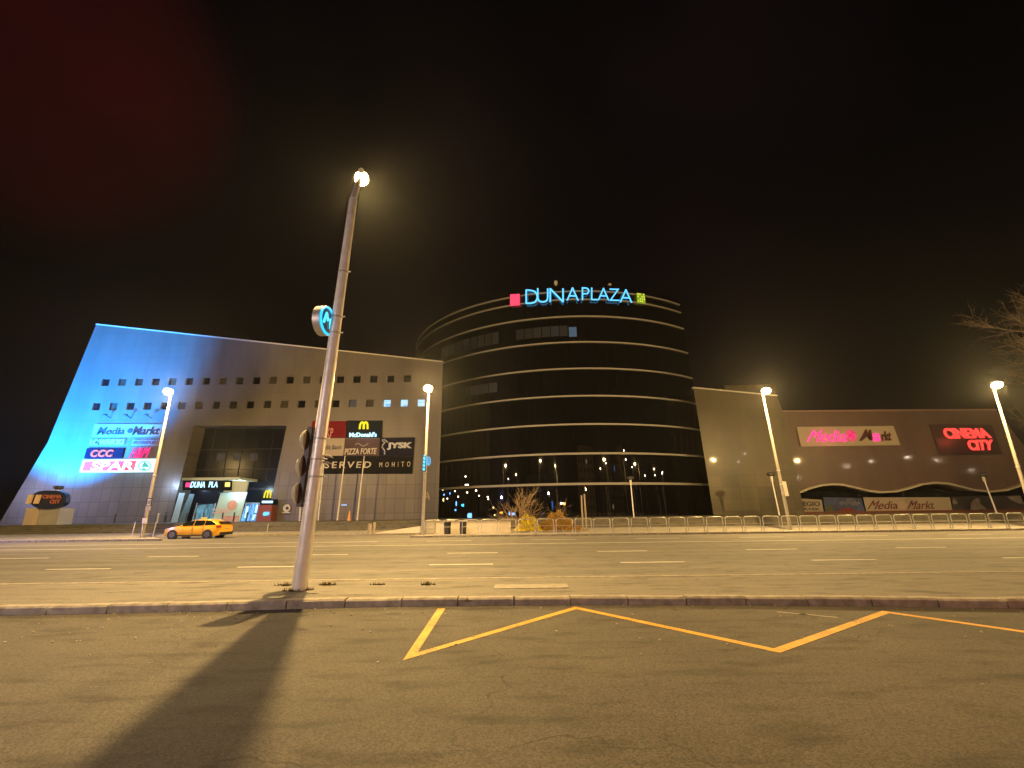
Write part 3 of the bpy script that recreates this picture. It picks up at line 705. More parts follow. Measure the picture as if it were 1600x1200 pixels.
# little fixings above the left sign stack
for i, px_ in enumerate((171,203,235)):
    c = PY(px_, 651, SY); mb = MB(); mb.tube([c+Vector((0,.2,-.15)), c+Vector((-.05,-.5,.1))], .05, 6); mb.box((c.x-.18,c.y-.75,c.z+.05),(c.x+.12,c.y-.45,c.z+.2))
    tag(build('floodlight_bracket', mb, M['darkpost'], origin=c), ['small dark bracket lamp on the blue wall, leftmost above the pale sign','small dark bracket lamp on the wall, middle one above the pale sign','small dark bracket lamp on the wall, right one above the pale sign'][i], 'lamp', 'bracket lamps above the left sign stack')

# ================================================================== glass tower
TC = Vector((9.12, 82.4)); TR = 26.6
def cyl(px, py, r):
    d = ray(px,py); a = d.x**2+d.y**2; b_ = -2*(d.x*TC.x+d.y*TC.y); c = TC.x**2+TC.y**2-r*r
    t_ = (-b_-math.sqrt(max(0, b_*b_-4*a*c)))/(2*a); return Vector((0,0,EYE))+d*t_
def xend(z): return 26.25 - z*.066
def arc(r, z, n=72, a0=R(-205), xe=None):
    xe = xend(z) if xe is None else xe
    a1 = -math.acos((xe-TC.x)/r)
    return [Vector((TC.x+r*math.cos(a0+(a1-a0)*i/n), TC.y+r*math.sin(a0+(a1-a0)*i/n), z)) for i in range(n+1)]
tower = thing('office_tower', 'curved dark glass office tower ringed by pale horizontal bands', 'building', (TC.x, TC.y, PLZ))
zb = [4.7+3.6*k for k in range(7)] + [28.75, 29.95]
zt = 30.9
lv = [PLZ-.02] + zb + [zt]
for i in range(len(lv)-1):
    a, b_ = arc(TR, lv[i]), arc(TR, lv[i+1]); n = len(a)
    if i == len(lv)-2 or i == len(lv)-3: pass
    build('glass_storey', MB().add(a+b_, [(k,k+1,n+k+1,n+k) for k in range(n-1)]), M['towerglass'], tower, smooth=True)
a, b_ = [Vector((xend(PLZ),-math.sqrt(TR*TR-(xend(PLZ)-TC.x)**2)+TC.y,PLZ-.02)), Vector((xend(zt),-math.sqrt(TR*TR-(xend(zt)-TC.x)**2)+TC.y,zt))]
mb = MB().add([a,b_,b_+Vector((0,34,0)),a+Vector((0,34,0))],[(0,1,2,3)]); tp = arc(TR, zt-.05)
mb.add(tp+[Vector((xend(zt),TC.y+22,zt-.05)),Vector((TC.x-20,TC.y+22,zt-.05))],[tuple(range(len(tp)+2))]); build('end_wall', mb, M['roof'], tower)
M['band'] = simple('band_aluminium', (.24,.22,.20), .6)
for k, z in enumerate(zb):
    hgt = (.27,.23,.20,.18,.16,.15,.14,.11,.11)[k]
    r0, r1 = TR+.02, TR+.22
    A = arc(r0,z-hgt/2,xe=xend(z)), arc(r1,z-hgt/2,xe=xend(z)-.05), arc(r1,z+hgt/2,xe=xend(z)-.05), arc(r0,z+hgt/2,xe=xend(z)); n = len(A[0])
    m = MB(); m.add([p for r_ in A for p in r_], [(j*n+i,j*n+i+1,(j+1)*n+i+1,(j+1)*n+i) for j in range(3) for i in range(n-1)]+[(0,n,2*n,3*n),(n-1,2*n-1,3*n-1,4*n-1)])
    build('band', m, M['band'], tower, smooth=True)
# upright joints of the curtain wall
m = MB()
a1_ = -math.acos((xend(10)-TC.x)/TR)
for i in range(46):
    a = R(-165)+(a1_-R(-165))*i/46
    c = Vector((TC.x+(TR+.012)*math.cos(a), TC.y+(TR+.012)*math.sin(a))); tdir = Vector((-math.sin(a),math.cos(a)))
    w = .015
    m.add([(c.x-tdir.x*w,c.y-tdir.y*w,PLZ),(c.x+tdir.x*w,c.y+tdir.y*w,PLZ),(c.x+tdir.x*w,c.y+tdir.y*w,28.6),(c.x-tdir.x*w,c.y-tdir.y*w,28.6)],[(0,1,2,3)])
build('glazing_bars', m, simple('mullion', (.002,.002,.002), .7, spec=1.1), tower)
def curved_panes(px0, px1, ya, yb, n, mats, slope=0):
    for i in range(n):
        x0 = px0+(px1-px0)*i/n; x1 = px0+(px1-px0)*(i+1)/n-1.0
        zt_, zb_ = cyl((px0+px1)/2, ya, TR+.03).z, cyl((px0+px1)/2, yb, TR+.03).z
        a = cyl(x0,(ya+yb)/2,TR+.03); b_ = cyl(x1,(ya+yb)/2,TR+.03)
        q = [Vector((a.x,a.y,zt_)),Vector((b_.x,b_.y,zt_)),Vector((b_.x,b_.y,zb_)),Vector((a.x,a.y,zb_))]
        build('office_window', MB().slab(q,(0,-.02,0)), mats[i % len(mats)], tower)
DB=(.006,.006,.007)
dm = [em('dim_office_a',(.10,.09,.085),.03,DB), em('dim_office_b',(.10,.085,.08),.012,DB), em('dim_office_c',(.10,.10,.11),.045,DB)]
curved_panes(806,888,511,527,6,[dm[1],dm[1],dm[0],dm[0],dm[2],dm[0]])
curved_panes(889,902,511,526,1,[em('lit_office',(.14,.24,.36),.16,DB)])
curved_panes(690,780,528,546,8,[dm[1],dm[1],dm[1],dm[0]])
curved_panes(722,778,601,616,4,[dm[1],dm[0],dm[1],dm[0]])
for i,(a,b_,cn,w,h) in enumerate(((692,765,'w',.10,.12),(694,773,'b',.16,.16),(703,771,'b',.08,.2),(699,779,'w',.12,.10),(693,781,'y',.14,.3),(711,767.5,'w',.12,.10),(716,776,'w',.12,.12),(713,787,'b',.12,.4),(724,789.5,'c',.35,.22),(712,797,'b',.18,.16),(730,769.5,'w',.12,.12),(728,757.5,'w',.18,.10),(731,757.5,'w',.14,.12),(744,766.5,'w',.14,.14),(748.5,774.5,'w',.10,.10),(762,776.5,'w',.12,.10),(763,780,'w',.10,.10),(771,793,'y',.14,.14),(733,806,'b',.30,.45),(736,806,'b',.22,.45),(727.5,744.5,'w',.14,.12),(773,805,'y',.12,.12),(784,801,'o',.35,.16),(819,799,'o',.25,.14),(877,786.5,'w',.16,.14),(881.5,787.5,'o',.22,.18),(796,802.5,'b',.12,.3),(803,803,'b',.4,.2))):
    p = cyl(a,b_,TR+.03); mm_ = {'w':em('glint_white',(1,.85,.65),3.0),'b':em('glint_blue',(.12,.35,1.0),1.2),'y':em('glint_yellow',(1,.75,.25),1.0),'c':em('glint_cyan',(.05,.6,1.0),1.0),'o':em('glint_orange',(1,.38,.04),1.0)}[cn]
    m = MB(); m.ell(p,w*.8,.03,h*.8,8,5); build('painted_glint', m, mm_, tower)  # glowing dots on the opaque glass stand in for reflected lights
# roof vents
for i,(px_,h) in enumerate(((869,1.0),(953,.6))):
    c = cyl(px_, 452, TR-.6); m = MB(); m.tube([(c.x,c.y,zt-.05),(c.x,c.y,zt+h*.6)], .16, 10); m.tube([(c.x,c.y,zt+h*.6),(c.x,c.y,zt+h)], .24, 10)
    build('roof_vent', m, M['trim'], tower)

# roof sign
c = cyl(905,476,TR+.6)
rs = thing('rooftop_sign', 'curved blue neon DUNAPLAZA letters between a red and a green square at the tower top', 'sign', (c.x,c.y,c.z))
def cq(px4, r=TR+.40): return [cyl(*p, r) for p in px4]
LT = [('D',821,841,452.5,475),('U',839,857,450.5,473),('N',858.5,881,450.5,472),('A',885,904.5,449,469.5),('P',909,921,449,469),('L',923.5,934,449.5,469),('A',934,952,449.8,469),('Z',952,968,451,470),('A',968,988,452,472.5)]
for ch, x0, x1, y0, y1 in LT:
    q = cq(((x0,y0),(x1,y0+.4),(x1,y1+.4),(x0,y1)))
    lettering(ch, q, M['neon_blue'], rs, .05, -.012, name='letter')
build('red_square', MB().slab(cq(((797,460),(812,459),(812,476),(797,477))),(0,.2,0)), em('square_red',(1.0,.06,.14),.6), rs)
gq = cq(((995,457.5),(1007,459),(1009,474),(996,472)))
build('green_square', MB().slab(gq,(0,.2,0)), M['neon_green'], rs)
m = MB()
for i in range(4):
    for j in range(4):
        if (i*3+j*5) % 4 != 1:
            p = quad_map(gq,(i+.5)/4,(j+.5)/4)+Vector((0,-.06,0)); m.ell(p,.09,.04,.11,6,4)
build('bulbs', m, em('bulb_green',(.75,.95,.1),.5), rs)
m = MB()
for px_ in (804,830,848,870,895,915,929,943,960,978,1002):
    p = cyl(px_,466,TR+.7); q_ = cyl(px_,466,TR+.05); m.tube([p,q_],.03,5)
build('bracket', m, M['darkpost'], rs)

# ================================================================== stone block right of the tower
BY = 56.6
blk = thing('stone_block', 'windowless tan stone block leaning between the glass tower and the brown wing', 'building', (26, BY, PLZ))
pts = [PY(1115,806,BY),PY(1083.5,606.5,BY),PY(1214,619,BY),PY(1222,640,BY),PY(1258,806,BY)]
pts[0].z = PLZ-.02; pts[-1].z = PLZ-.02
build('wall', MB().slab(pts,(7.0,14,0)), M['stone2'], blk)
m = MB(); a, b_ = pts[1], pts[2]; m.slab([a+Vector((-.05,-.05,0)),b_+Vector((.05,-.05,0)),b_+Vector((.05,-.05,.16)),a+Vector((-.05,-.05,.16))],(0,.5,0)); build('roof_edge', m, M['trim'], blk)
m = MB(); q = qpx((1132,602),(1211,600),(1216,640),(1138,640),BY+5); m.slab(q,(0,6,0)); build('roof_plant_room', m, M['stone2'], blk)

# ================================================================== brown wing at the right
RY = 57.8
wing = thing('brown_wing', 'low brown metal clad mall wing with a wave shaped canopy line', 'building', (42, RY, PLZ))
wl = [(1243,770),(1262,763),(1280,758.5),(1296,757),(1312,758),(1330,762),(1350,767),(1372,769.5),(1395,768),(1415,763),(1435,757),(1455,754.5),(1475,756),(1495,761),(1515,766),(1540,768.5),(1565,766),(1590,758),(1612,751),(1640,748)]
wv = [PY(a,b_,RY) for a,b_ in wl]
tl, tr = PY(1205,643.5,RY), PY(1557,641,RY)
edge = PY(1600,722,RY); far_ = PY(1640,748,RY)
build('wall', MB().slab([tl,tr,far_]+list(reversed(wv)),(0,16,0)), M['panel'], wing)
m = MB(); m.slab([tl+Vector((0,-.06,0)),tr+Vector((0,-.06,0)),tr+Vector((0,-.06,.18)),tl+Vector((0,-.06,.18))],(0,.5,0)); build('roof_edge', m, simple('wing_coping',(.2,.12,.1),.5), wing)
m = MB(); n = len(wv)
prof = [(-.7,-.11),(-.7,.11),(.0,.11),(.0,-.11)]
m.add([p+Vector((0,dy,dz)) for dy,dz in prof for p in wv], [(j*n+i,j*n+i+1,((j+1)%4)*n+i+1,((j+1)%4)*n+i) for j in range(4) for i in range(n-1)])
build('wave_canopy', m, simple('wave_trim', (.33,.29,.23), .5), wing, smooth=True)
m = MB(); m.slab([PY(1235,770,RY+1.6),PY(1660,750,RY+1.6),PY(1670,806,RY+1.6),PY(1245,806,RY+1.6)],(0,.3,0)); build('lower_glazing', m, M['darkglass'], wing)
m = MB(); a = PY(1240,801,RY+1.2); b_ = PY(1670,801,RY+1.2); m.box((a.x,RY+1.0,PLZ-.02),(b_.x,RY+1.6,PLZ+.28)); build('plinth', m, simple('plinth_red',(.12,.035,.02),.6), wing)
for a, b_ in (((1352,750),(1370,768)),((1371,744),(1391,765)),((1545,740),(1562,752))):
    pass
BN = RY+1.3
def banner(label, px4, mat): return sign('banner', label, qpx(*px4, BN), mat, depth=.08, group='shop banners under the wave canopy')
t = banner('white board reading REGIO JATEK at the left end under the wave canopy', ((1240,778),(1284,781),(1287,800),(1244,800)), M['cream'])
lettering('REGIO', qpx((1246,783.5),(1281,783.5),(1281.5,791),(1248,791),BN-.02), M['darktext'], t, .03, .03)
lettering('JÁTÉK', qpx((1250,793),(1281,793),(1282,798.5),(1252,798.5),BN-.02), M['darktext'], t, .03, .03)
t = banner('blue colourful toy shop banner with red and green hills', ((1286,777),(1346,778),(1352,802),(1290,802)), M['bannerblue'])
m = MB(); ar = [PY(1304+40*i/14,802-9*math.sin(math.pi*i/14),BN-.03) for i in range(15)]; m.slab(ar,(0,.02,0)); build('red_hill', m, simple('hill_red',(.13,.015,.012),.6), t)
m = MB(); ar = [PY(1289+15*i/10,802-13*math.sin(math.pi*(i/10))**.7,BN-.05) for i in range(11)]; m.slab(ar,(0,.02,0)); build('green_hill', m, simple('hill_green',(.05,.055,.01),.6), t)
m = MB(); 
for i in range(16): m.disc(PY(random.uniform(1308,1342),random.uniform(780,791),BN-.04),(0,1,0),random.uniform(.1,.28),.03,9)
build('figures', m, simple('toy_pale',(.09,.09,.14),.6,noise=.4,nscale=3), t)
t = banner('long pale MediaMarkt banner with dark red broken lettering', ((1349,777),(1484,777),(1489,801),(1355,802)), M['cream'])
lettering('Media', qpx((1364,782),(1402,783),(1403,795),(1355,796),BN-.02), M['redtext'], t, .03, 0, fmap=lambda u,w:(u,w))
lettering('Markt', qpx((1424,782),(1459,783),(1460,795),(1417,796),BN-.02), M['redtext'], t, .03, 0)
m = MB(); m.disc(PY(1410,789,BN-.03),(0,1,0),.5,.03,16); build('swirl_emblem', m, simple('swirl_fade',(.35,.25,.2),.6), t)
t = banner('dark photo banner showing a pale draped figure at the right end', ((1487,776),(1595,774),(1606,801),(1491,802)), M['bannerpeople'])
m = MB(); m.slab([PY(a,b_,BN-.02) for a,b_ in ((1517,800),(1517,787),(1520,782),(1527,778),(1532,781),(1531,787),(1537,791),(1543,797),(1540,799),(1533,795),(1529,800))],(0,.015,0))
m.slab([PY(a,b_,BN-.02) for a,b_ in ((1573,775.5),(1594,775),(1600,788),(1590,786),(1580,781))],(0,.015,0)); m.disc(PY(1491,781,BN-.03),(0,1,0),.16,.03,10); m.slab([PY(a,b_,BN-.02) for a,b_ in ((1487.5,783),(1495,783),(1496,787),(1489,787))],(0,.015,0))
build('pale_figure', m, simple('pale_cloth',(.16,.13,.125),.7,noise=.3,nscale=1.5), t)
# upper signs
q = qpx((1245,667),(1396,665.5),(1407,695.5),(1252,698),RY-.25)
t = sign('shop_sign', 'slanted MediaMarkt sign on the brown wing with most letters glowing pink', q, M['cream'])
ly = RY-.27
lettering('Media', qpx((1270,672),(1321,673),(1323,690),(1260,690.5),ly), M['neon_pink'], t, .15, .0)
lettering('M', qpx((1352,671),(1360,671.5),(1363,688),(1342,689),ly), M['deadred'], t, .12, .02, name='dead_letter')
lettering('a', qpx((1363,677),(1374.5,677),(1375,689.5),(1363,689.5),ly), M['neon_pink'], t, .15, .02, name='lettering')
lettering('rkt', qpx((1376,674),(1391,673.5),(1392,688.5),(1378,689),ly), M['deadred'], t, .12, .02, name='dead_letter')
m = MB(); c = PY(1330,680.5,ly-.1); m.disc(c,(0,1,0),.22,.1,12)
for k in range(3):
    rr_ = .32+.17*k
    for i in range(12):
        a = 2*math.pi*i/12+k*.5; b2 = a+.30; m.tube([c+Vector((rr_*math.cos(a+ (b2-a)*j/3),-.02,rr_*math.sin(a+(b2-a)*j/3))) for j in range(4)], .055, 5)
build('swirl_emblem', m, M['neon_pinkdim'], t)
q = qpx((1454,663),(1549,663.5),(1566,709.5),(1470,711),RY-.3)
t = sign('shop_sign', 'dark sign with two staggered lines of glowing red CINEMA CITY letters', q, simple('sign_maroon',(.03,.010,.010),.4), depth=.28)
lettering('CINEMA', qpx((1471,669),(1539,669),(1549,684.5),(1478,686),RY-.32), M['neon_red'], t, .15, .035, spacing=1.0)
lettering('CITY', qpx((1509,687.5),(1550,687),(1551,703.5),(1515,704),RY-.32), M['neon_red'], t, .15, .035, spacing=1.0)
q = qpx((1591,711),(1612,712),(1618,731),(1597,728),RY+3)
t = sign('lightbox_sign', 'pale cyan lightbox at the far right edge behind the last lamp post', q, em('lightbox_cyan',(.25,.62,.75),.4))
# light the pink neon throws
lamp_light('neon_spill', PY(1300,682,RY-1.6), 26, (1,.05,.2), .4); lamp_light('neon_spill', PY(1512,686,RY-1.8), 36, (1,.08,.04), .5)
lamp_light('neon_spill', PY(185,728,SY-1.6), 130, (.2,.6,1), .6)
lamp_light('neon_spill', PY(567,680,SY-1.3), 16, (.3,.7,1), .4)

# ================================================================== street lamps
def post_radius(z, h, r0, r1): return r0+(r1-r0)*z/h
def street_lamp(name, label, base, top, arm, r0=.115, r1=.055, power=8000, pm='farpost', glow='lampglow', group='tall street lamps along the road', bowl=(.22,.34,.13), lit=True):
    """post from base to top, arm to the luminaire at arm"""
    t = thing(name, label, 'street lamp', base, group); base = Vector(base); top = Vector(top); arm = Vector(arm)
    n = 14; m = MB(); m.tube([base+(top-base)*i/n for i in range(n+1)], [r0+(r1-r0)*i/n for i in range(n+1)], 20 if r0>.1 else 12); build('post', m, M[pm], t, smooth=True)
    m = MB(); 
    mid = top*.5+arm*.5+Vector((0,0,.15)); m.tube([top, top*.75+arm*.25+Vector((0,0,.08)), mid, arm*.75+top*.25+Vector((0,0,.12)), arm-(arm-top)*.12+Vector((0,0,.06))], [r1,r1*.85,r1*.75,r1*.7,r1*.7], 8); build('arm', m, M[pm], t, smooth=True)
    d = Vector((arm.x-top.x, arm.y-top.y, 0)); d = d.normalized() if d.length > .01 else Vector((0,-1,0)); s_ = Vector((-d.y,d.x,0))
    m = MB(); e = MB().ell((0,0,0),1,1,1,14,8); m.add([arm+d*(v.x*bowl[1]*.5-bowl[1]*1.2)+s_*(v.y*bowl[0]*.45)+Vector((0,0,v.z*bowl[2]*.45+.03)) for v in e.v], e.f); build('housing', m, M['steel'], t, smooth=True)
    m = MB(); m.add([arm+d*(v.x*bowl[1])+s_*(v.y*bowl[0])+Vector((0,0,v.z*bowl[2])) for v in e.v], e.f); build('glass_bowl', m, M[glow], t, smooth=True)
    if lit:
        l = lamp_light('bulb_light', arm+Vector((0,0,-bowl[2]*.45)), power, SODIUM, .035)
    return t
b0 = PZ(467.5,922,MEDZ)
NY = b0.y
top = PY(552,312,NY); arm = PY(565,279,NY+1.4)
near = street_lamp('street_lamp', 'thick pale near street lamp post standing in the footpath, leaning in view', (b0.x,b0.y,MEDZ), top, arm, .152, .10, 7500, 'lampsteel', bowl=(.19,.23,.17))
axis = (top-Vector((b0.x,b0.y,MEDZ)))
def on_near(py):   # a point on the near post seen at photo row py
    lo, hi = 0.0, 1.0
    for _ in range(30):
        mid = (lo+hi)/2; p = Vector((b0.x,b0.y,MEDZ))+axis*mid
        dd = p-Vector((0,0,EYE)); v = 600-FPX*dd.dot(_U)/dd.dot(_F)
        if v > py: lo = mid
        else: hi = mid
    return Vector((b0.x,b0.y,MEDZ))+axis*lo
m = MB()
for py_ in (426,496,521,686,718,745):
    p = on_near(py_); rr_ = .152+(.10-.152)*((p.z-MEDZ)/axis.z)+.012
    m.tube([p-Vector((0,0,.02)),p+Vector((0,0,.02))], rr_-.004, 18); m.tube([p+Vector((rr_,-.02,0)),p+Vector((rr_+.07,-.03,.01))], .018, 6)
build('clamp', m, M['steel'], near)
LB = PZ(221,842); MBp = PZ(660,837.5); 
far_specs = [
 ('tall street lamp at the far left beside the parked yellow taxi', (221,842), 34.4, (267,617), (263,612)),
 ('tall street lamp with small blue signs before the right edge of the pale mall', (660,837), 33.6, (669.5,613), (669,607)),
 ('tall street lamp with a white notice board before the tan stone block', (1235,826.5), 34.6, (1192,617), (1197,611)),
 ('tall street lamp at the far right in front of the brown wing', (1624,838), 33.4, (1553,608), (1558,601.5))]
FL = []
for lab, bpx, Yb, tpx, apx in far_specs:
    b_ = PY(bpx[0],bpx[1],Yb); b_.z = .12
    tp_ = PY(*tpx, Yb); ap_ = PY(*apx, Yb-1.3); tp_.z = min(tp_.z, ap_.z+.05)
    FL.append(street_lamp('street_lamp', lab, b_, tp_, ap_, .125, .075, 6300, bowl=(.30,.38,.22)))
    m = MB(); c = b_.lerp(tp_,.42); m.tube([c-Vector((0,0,.05)),c+Vector((0,0,.05))], .125, 10); build('clamp', m, M['steel'], FL[-1])
# lamps beyond both edges of the frame and behind the viewer that light the street
lamp_light('street_light_beyond_frame', (-50, 31, 10), 2000); lamp_light('street_light_beyond_frame', (52, 31, 10), 2600)
lamp_light('street_light_beyond_frame', (24, 11, 10.5), 300); lamp_light('street_light_beyond_frame', (-36, 11, 10.5), 1500)

# traffic signal fixed to the near post, seen edge on
t = thing('traffic_signal', 'dark three lens traffic signal with pale round hoods seen edge on at the near post', 'traffic signal', on_near(800)+Vector((-.2,0,0)))
pa, pb_ = on_near(668), on_near(792)
ax = (pb_-pa).normalized(); off = Vector((-.215,0,0))
m = MB(); m.obox((pa+pb_)/2+off, Vector((.05,0,0)), Vector((0,.10,0)), (pb_-pa)/2*1.0); build('housing', m, simple('signal_brown', (.035,.018,.012), .5), t)
for i in range(3):
    c = pa.lerp(pb_,(i+.5)/3)+off
    m = MB(); L2 = (pb_-pa).length/3*.46
    # half-round hood and lens facing away to the left
    m.tube([c+Vector((-.05,0,0)), c+Vector((-.11,0,0)), c+Vector((-.17,0,0)), c+Vector((-.215,0,0))], [L2*.95, L2*.88, L2*.6, L2*.2], 14)
    h_ = build('signal_hood', m, simple('hood_beige',(.40,.36,.27),.5) if i == 0 else M['hood'], t, smooth=True)
    if i == 0: M['hood'] = h_.data.materials[0]
m = MB()
for f_ in (.1,.5,.9):
    c = pa.lerp(pb_,f_); m.box((c.x-.2,c.y-.02,c.z-.02),(c.x-.08,c.y+.02,c.z+.02))
build('bracket', m, M['steel'], t)
for i, py_ in enumerate((712,722)):
    c = on_near(py_); m = MB(); 
    m.tube([c+Vector((.1,0,0)),c+Vector((.24,0,-.01)),c+Vector((.34,0,-.05))], [.012,.03,.012], 8)
    tag(build('cable_bracket', m, M['cream'], origin=c), ['upper small curved arm sticking out right of the near post','lower small curved arm sticking out right of the near post'][i], 'bracket', 'curved arms on the near post')

# round metro sign on the near post
c = on_near(502); c = Vector((PY(511,502,NY).x-.02, NY-.02, PY(511,502,NY).z))
mt = thing('metro_sign', 'round cyan lit metro M sign fixed to the near lamp post', 'sign', c)
dirn = Vector((.62,-1.0,0)).normalized(); side = Vector((dirn.y*-1, dirn.x, 0)).normalized(); side = Vector((1.0,.62,0)).normalized()
dirn = Vector((1,-.10,0)).normalized(); side = Vector((.10,1,0)).normalized()
rr_ = .355
c = c + Vector((-.05,0,0))
m = MB(); m.tube([c-dirn*.10, c+dirn*.07], rr_, 32); build('drum', m, M['steel'], mt, smooth=True)
m = MB(); m.tube([c+dirn*.075, c+dirn*.085], rr_*.88, 32); build('face', m, simple('metro_face',(.004,.02,.05),.4), mt)
ringp = [c+dirn*.10+(side*math.cos(a)+Vector((0,0,1))*math.sin(a))*rr_*.90 for a in [2*math.pi*i/32 for i in range(33)]]
m = MB(); m.tube(ringp, .028, 8); build('lit_ring', m, em('neon_ring',(.03,.50,1.0),.7), mt)
zz_ = [(-.5,-.38),(-.42,.42),(-.05,-.08),(.30,.42),(.42,-.45)]; zz_ = [(-.48,-.30),(-.22,.46),(.0,.02),(.30,.26),(.42,-.42)]
m = MB(); m.tube([c+dirn*.10+(side*a+Vector((0,0,1))*b_)*rr_ for a,b_ in zz_], .034, 6); build('m_symbol', m, em('neon_m',(.08,.62,1.0),.8), mt)

# small signs on the far lamps
def plate(name, label, px4, Y, mat, cat='sign', d=.04, group=None, rim=None):
    q = qpx(*px4, Y); t = thing(name, label, cat, ((q[2]+q[3])/2), group); build('plate', MB().slab(q,(0,d,0)), mat, t)
    if rim:
        m = MB(); m.tube([p+Vector((0,-.01,0)) for p in q+[q[0],q[1]]], .035, 5); build('border', m, rim, t)
    return t
m_whiteplate = simple('notice_white',(.62,.58,.5),.5)
t = plate('bus_stop_sign', 'upper pale square notice with a dark frame on the far left lamp post', ((230,779),(238,779),(236,790),(228,790)), 34.1, m_whiteplate, rim=M['black'])
m = MB(); m.box((PY(232,782,34.05).x-.05,34.04,PY(232,788,34.05).z),(PY(234,782,34.05).x+.08,34.06,PY(232,782,34.05).z)); build('pictogram', m, M['greypanel'], t)
plate('bus_stop_sign', 'small lower pale plate on the far left lamp post', ((228,791),(235,791),(234,797.5),(226.5,797.5)), 34.1, simple('notice_cream',(.5,.42,.25),.5))
t = plate('notice_board', 'dark edged notice case on a thin stand left of the taxi', ((222.5,809),(230,809),(229,818),(221.5,818)), 33.9, m_whiteplate, cat='notice')
q = qpx((221,808),(223,808),(222,819),(220,819),33.92); build('side_case', MB().slab(q,(0,.2,0)), M['black'], t)
m = MB(); c = PY(219.5,844,33.9); m.tube([PY(223,818,33.95),Vector((PY(219.5,844,33.9).x,33.95,.12))], .025, 6); build('stand', m, M['steel'], t)
t = plate('notice_board', 'white rectangular board fixed to the lamp post before the tan block', ((1222.5,752),(1228,752.5),(1233,775),(1227,775)), 34.4, m_whiteplate, cat='notice')
m = MB(); 
for a,b_ in ((1223,757),(1226,771)): m.tube([PY(a,b_,34.45),PY(a-5,b_,34.6)], .03, 6)
build('bracket', m, M['steel'], t)
# blue lit signs on the middle lamp
t = thing('blue_neon_sign', 'narrow vertical cyan lit sign with a small ring beside it on the middle lamp post', 'sign', PY(663,737,33.2))
m = MB(); q = qpx((662,711),(666,710),(664.5,737),(660.5,737),33.2); m.slab(q,(0,.12,0)); build('case', m, M['darkpanel'], t)
m = MB()
for i in range(9):
    y_ = 712+i*2.8; a, b_ = PY(662.2-i*.15,y_,33.12), PY(665-i*.15,y_+ (.8 if i%2 else 0),33.12); m.tube([a,b_], .05, 5)
    if i % 2: m.tube([a, PY(662.2-i*.15,y_+2,33.12)], .045, 5)
build('glyphs', m, em('neon_cyan2',(.05,.55,1.0),.8), t)
m = MB(); m.tube([PY(669.6+2.6*math.cos(a),720.5+6.2*math.sin(a),33.1) for a in [2*math.pi*i/16 for i in range(17)]], .045, 5); m.tube([PY(a,b_,33.1) for a,b_ in ((671,718),(669,717.5),(668.5,720),(670.5,721.5),(670,724),(668.5,723.5))], .035, 5)
build('ring', m, em('neon_cyan3',(.02,.40,.85),.5), t)
t = thing('warning_sign', 'small pale triangular sign low on the middle lamp post', 'sign', PY(668,780,33.4))
m = MB(); a = [PY(667.5,769,33.4),PY(670.5,780,33.4),PY(664.5,780,33.4)]; m.tube(a+[a[0],a[1]], .05, 5); m.tube([PY(665.6,776.5,33.4),PY(669.6,776.5,33.4)], .035, 5); build('frame', m, M['cream'], t)

# ================================================================== plaza furniture
def plaza_lamp(label, base, toppx, Y, first=None):
    b_ = PY(*base, Y); b_.z = PLZ; tp_ = PY(*toppx, Y)
    t = thing('plaza_lamp', label, 'lamp', b_, 'slender plaza lamps with flat dark heads')
    m = MB(); m.tube([b_, tp_], [.075,.055], 10); build('post', m, M['lampsteel'], t, smooth=True)
    m = MB(); m.tube([tp_-(tp_-b_)*.14, tp_], .13, 10); build('collar', m, M['trim'], t, smooth=True)
    m = MB(); m.tube([tp_+Vector((0,0,.0)),tp_+Vector((0,0,.12)),tp_+Vector((0,0,.32)),tp_+Vector((0,0,.38))], [.18,.42,.42,.36], 14); build('flat_head', m, M['darkpost'], t, smooth=True)
    return t
plaza_lamp('slender dark headed plaza lamp in front of the glass tower', (990.5,808), (985,750), 51)
plaza_lamp('slender dark headed plaza lamp in front of the tan stone block', (1218,806), (1205,744), 50)
plaza_lamp('slender dark headed plaza lamp in front of the photo banner at far right', (1558,804), (1536,745), 50)
plaza_lamp('slender dark headed plaza lamp in front of the oval cinema sign', (79,802), (91,765), 49)
for i,(bp,tp_) in enumerate((((468,813),(474,716)),((497,813),(507,717)),((527,813),(539,714)),((558,813),(569,714)))):
    b_ = PY(*bp,52.5); b_.z = PLZ; t_ = PY(*tp_,52.5)
    t = thing('flagpole', ['bare flagpole mostly hidden by the near lamp post','thin grey bare flagpole just right of the near lamp post','bare flagpole in front of the RESERVED sign, middle one','rightmost bare flagpole in front of the RESERVED sign'][i], 'flagpole', b_, 'bare flagpoles in front of the mall')
    m = MB(); m.tube([b_,t_],[.10,.05],10); build('pole', m, M['trim'] if i>1 else M['steel'], t, smooth=True)
    m = MB(); m.ell(t_+Vector((0,0,.05)),.09,.09,.09,8,6); build('finial', m, M['steel'], t)
for i,(bx_,tx_) in enumerate((((911.5,832),(908.5,774)),((917,832),(913,772)))):
    b_ = PY(*bx_,37.0); b_.z = .12; t_ = PY(*tx_,37.0)
    m = MB(); m.tube([b_,t_],[.08,.06],8); m.tube([b_,b_+Vector((0,0,.1))],.13,8)
    tag(build('pole', m, M['cream'], smooth=False, origin=b_), ['shorter left pole of a pale pair beside the yellow bushes','right taller pole of a pale pair beside the yellow bushes'][i], 'pole', 'pair of pale poles by the bushes')
c = PY(545,815.5,50.5)
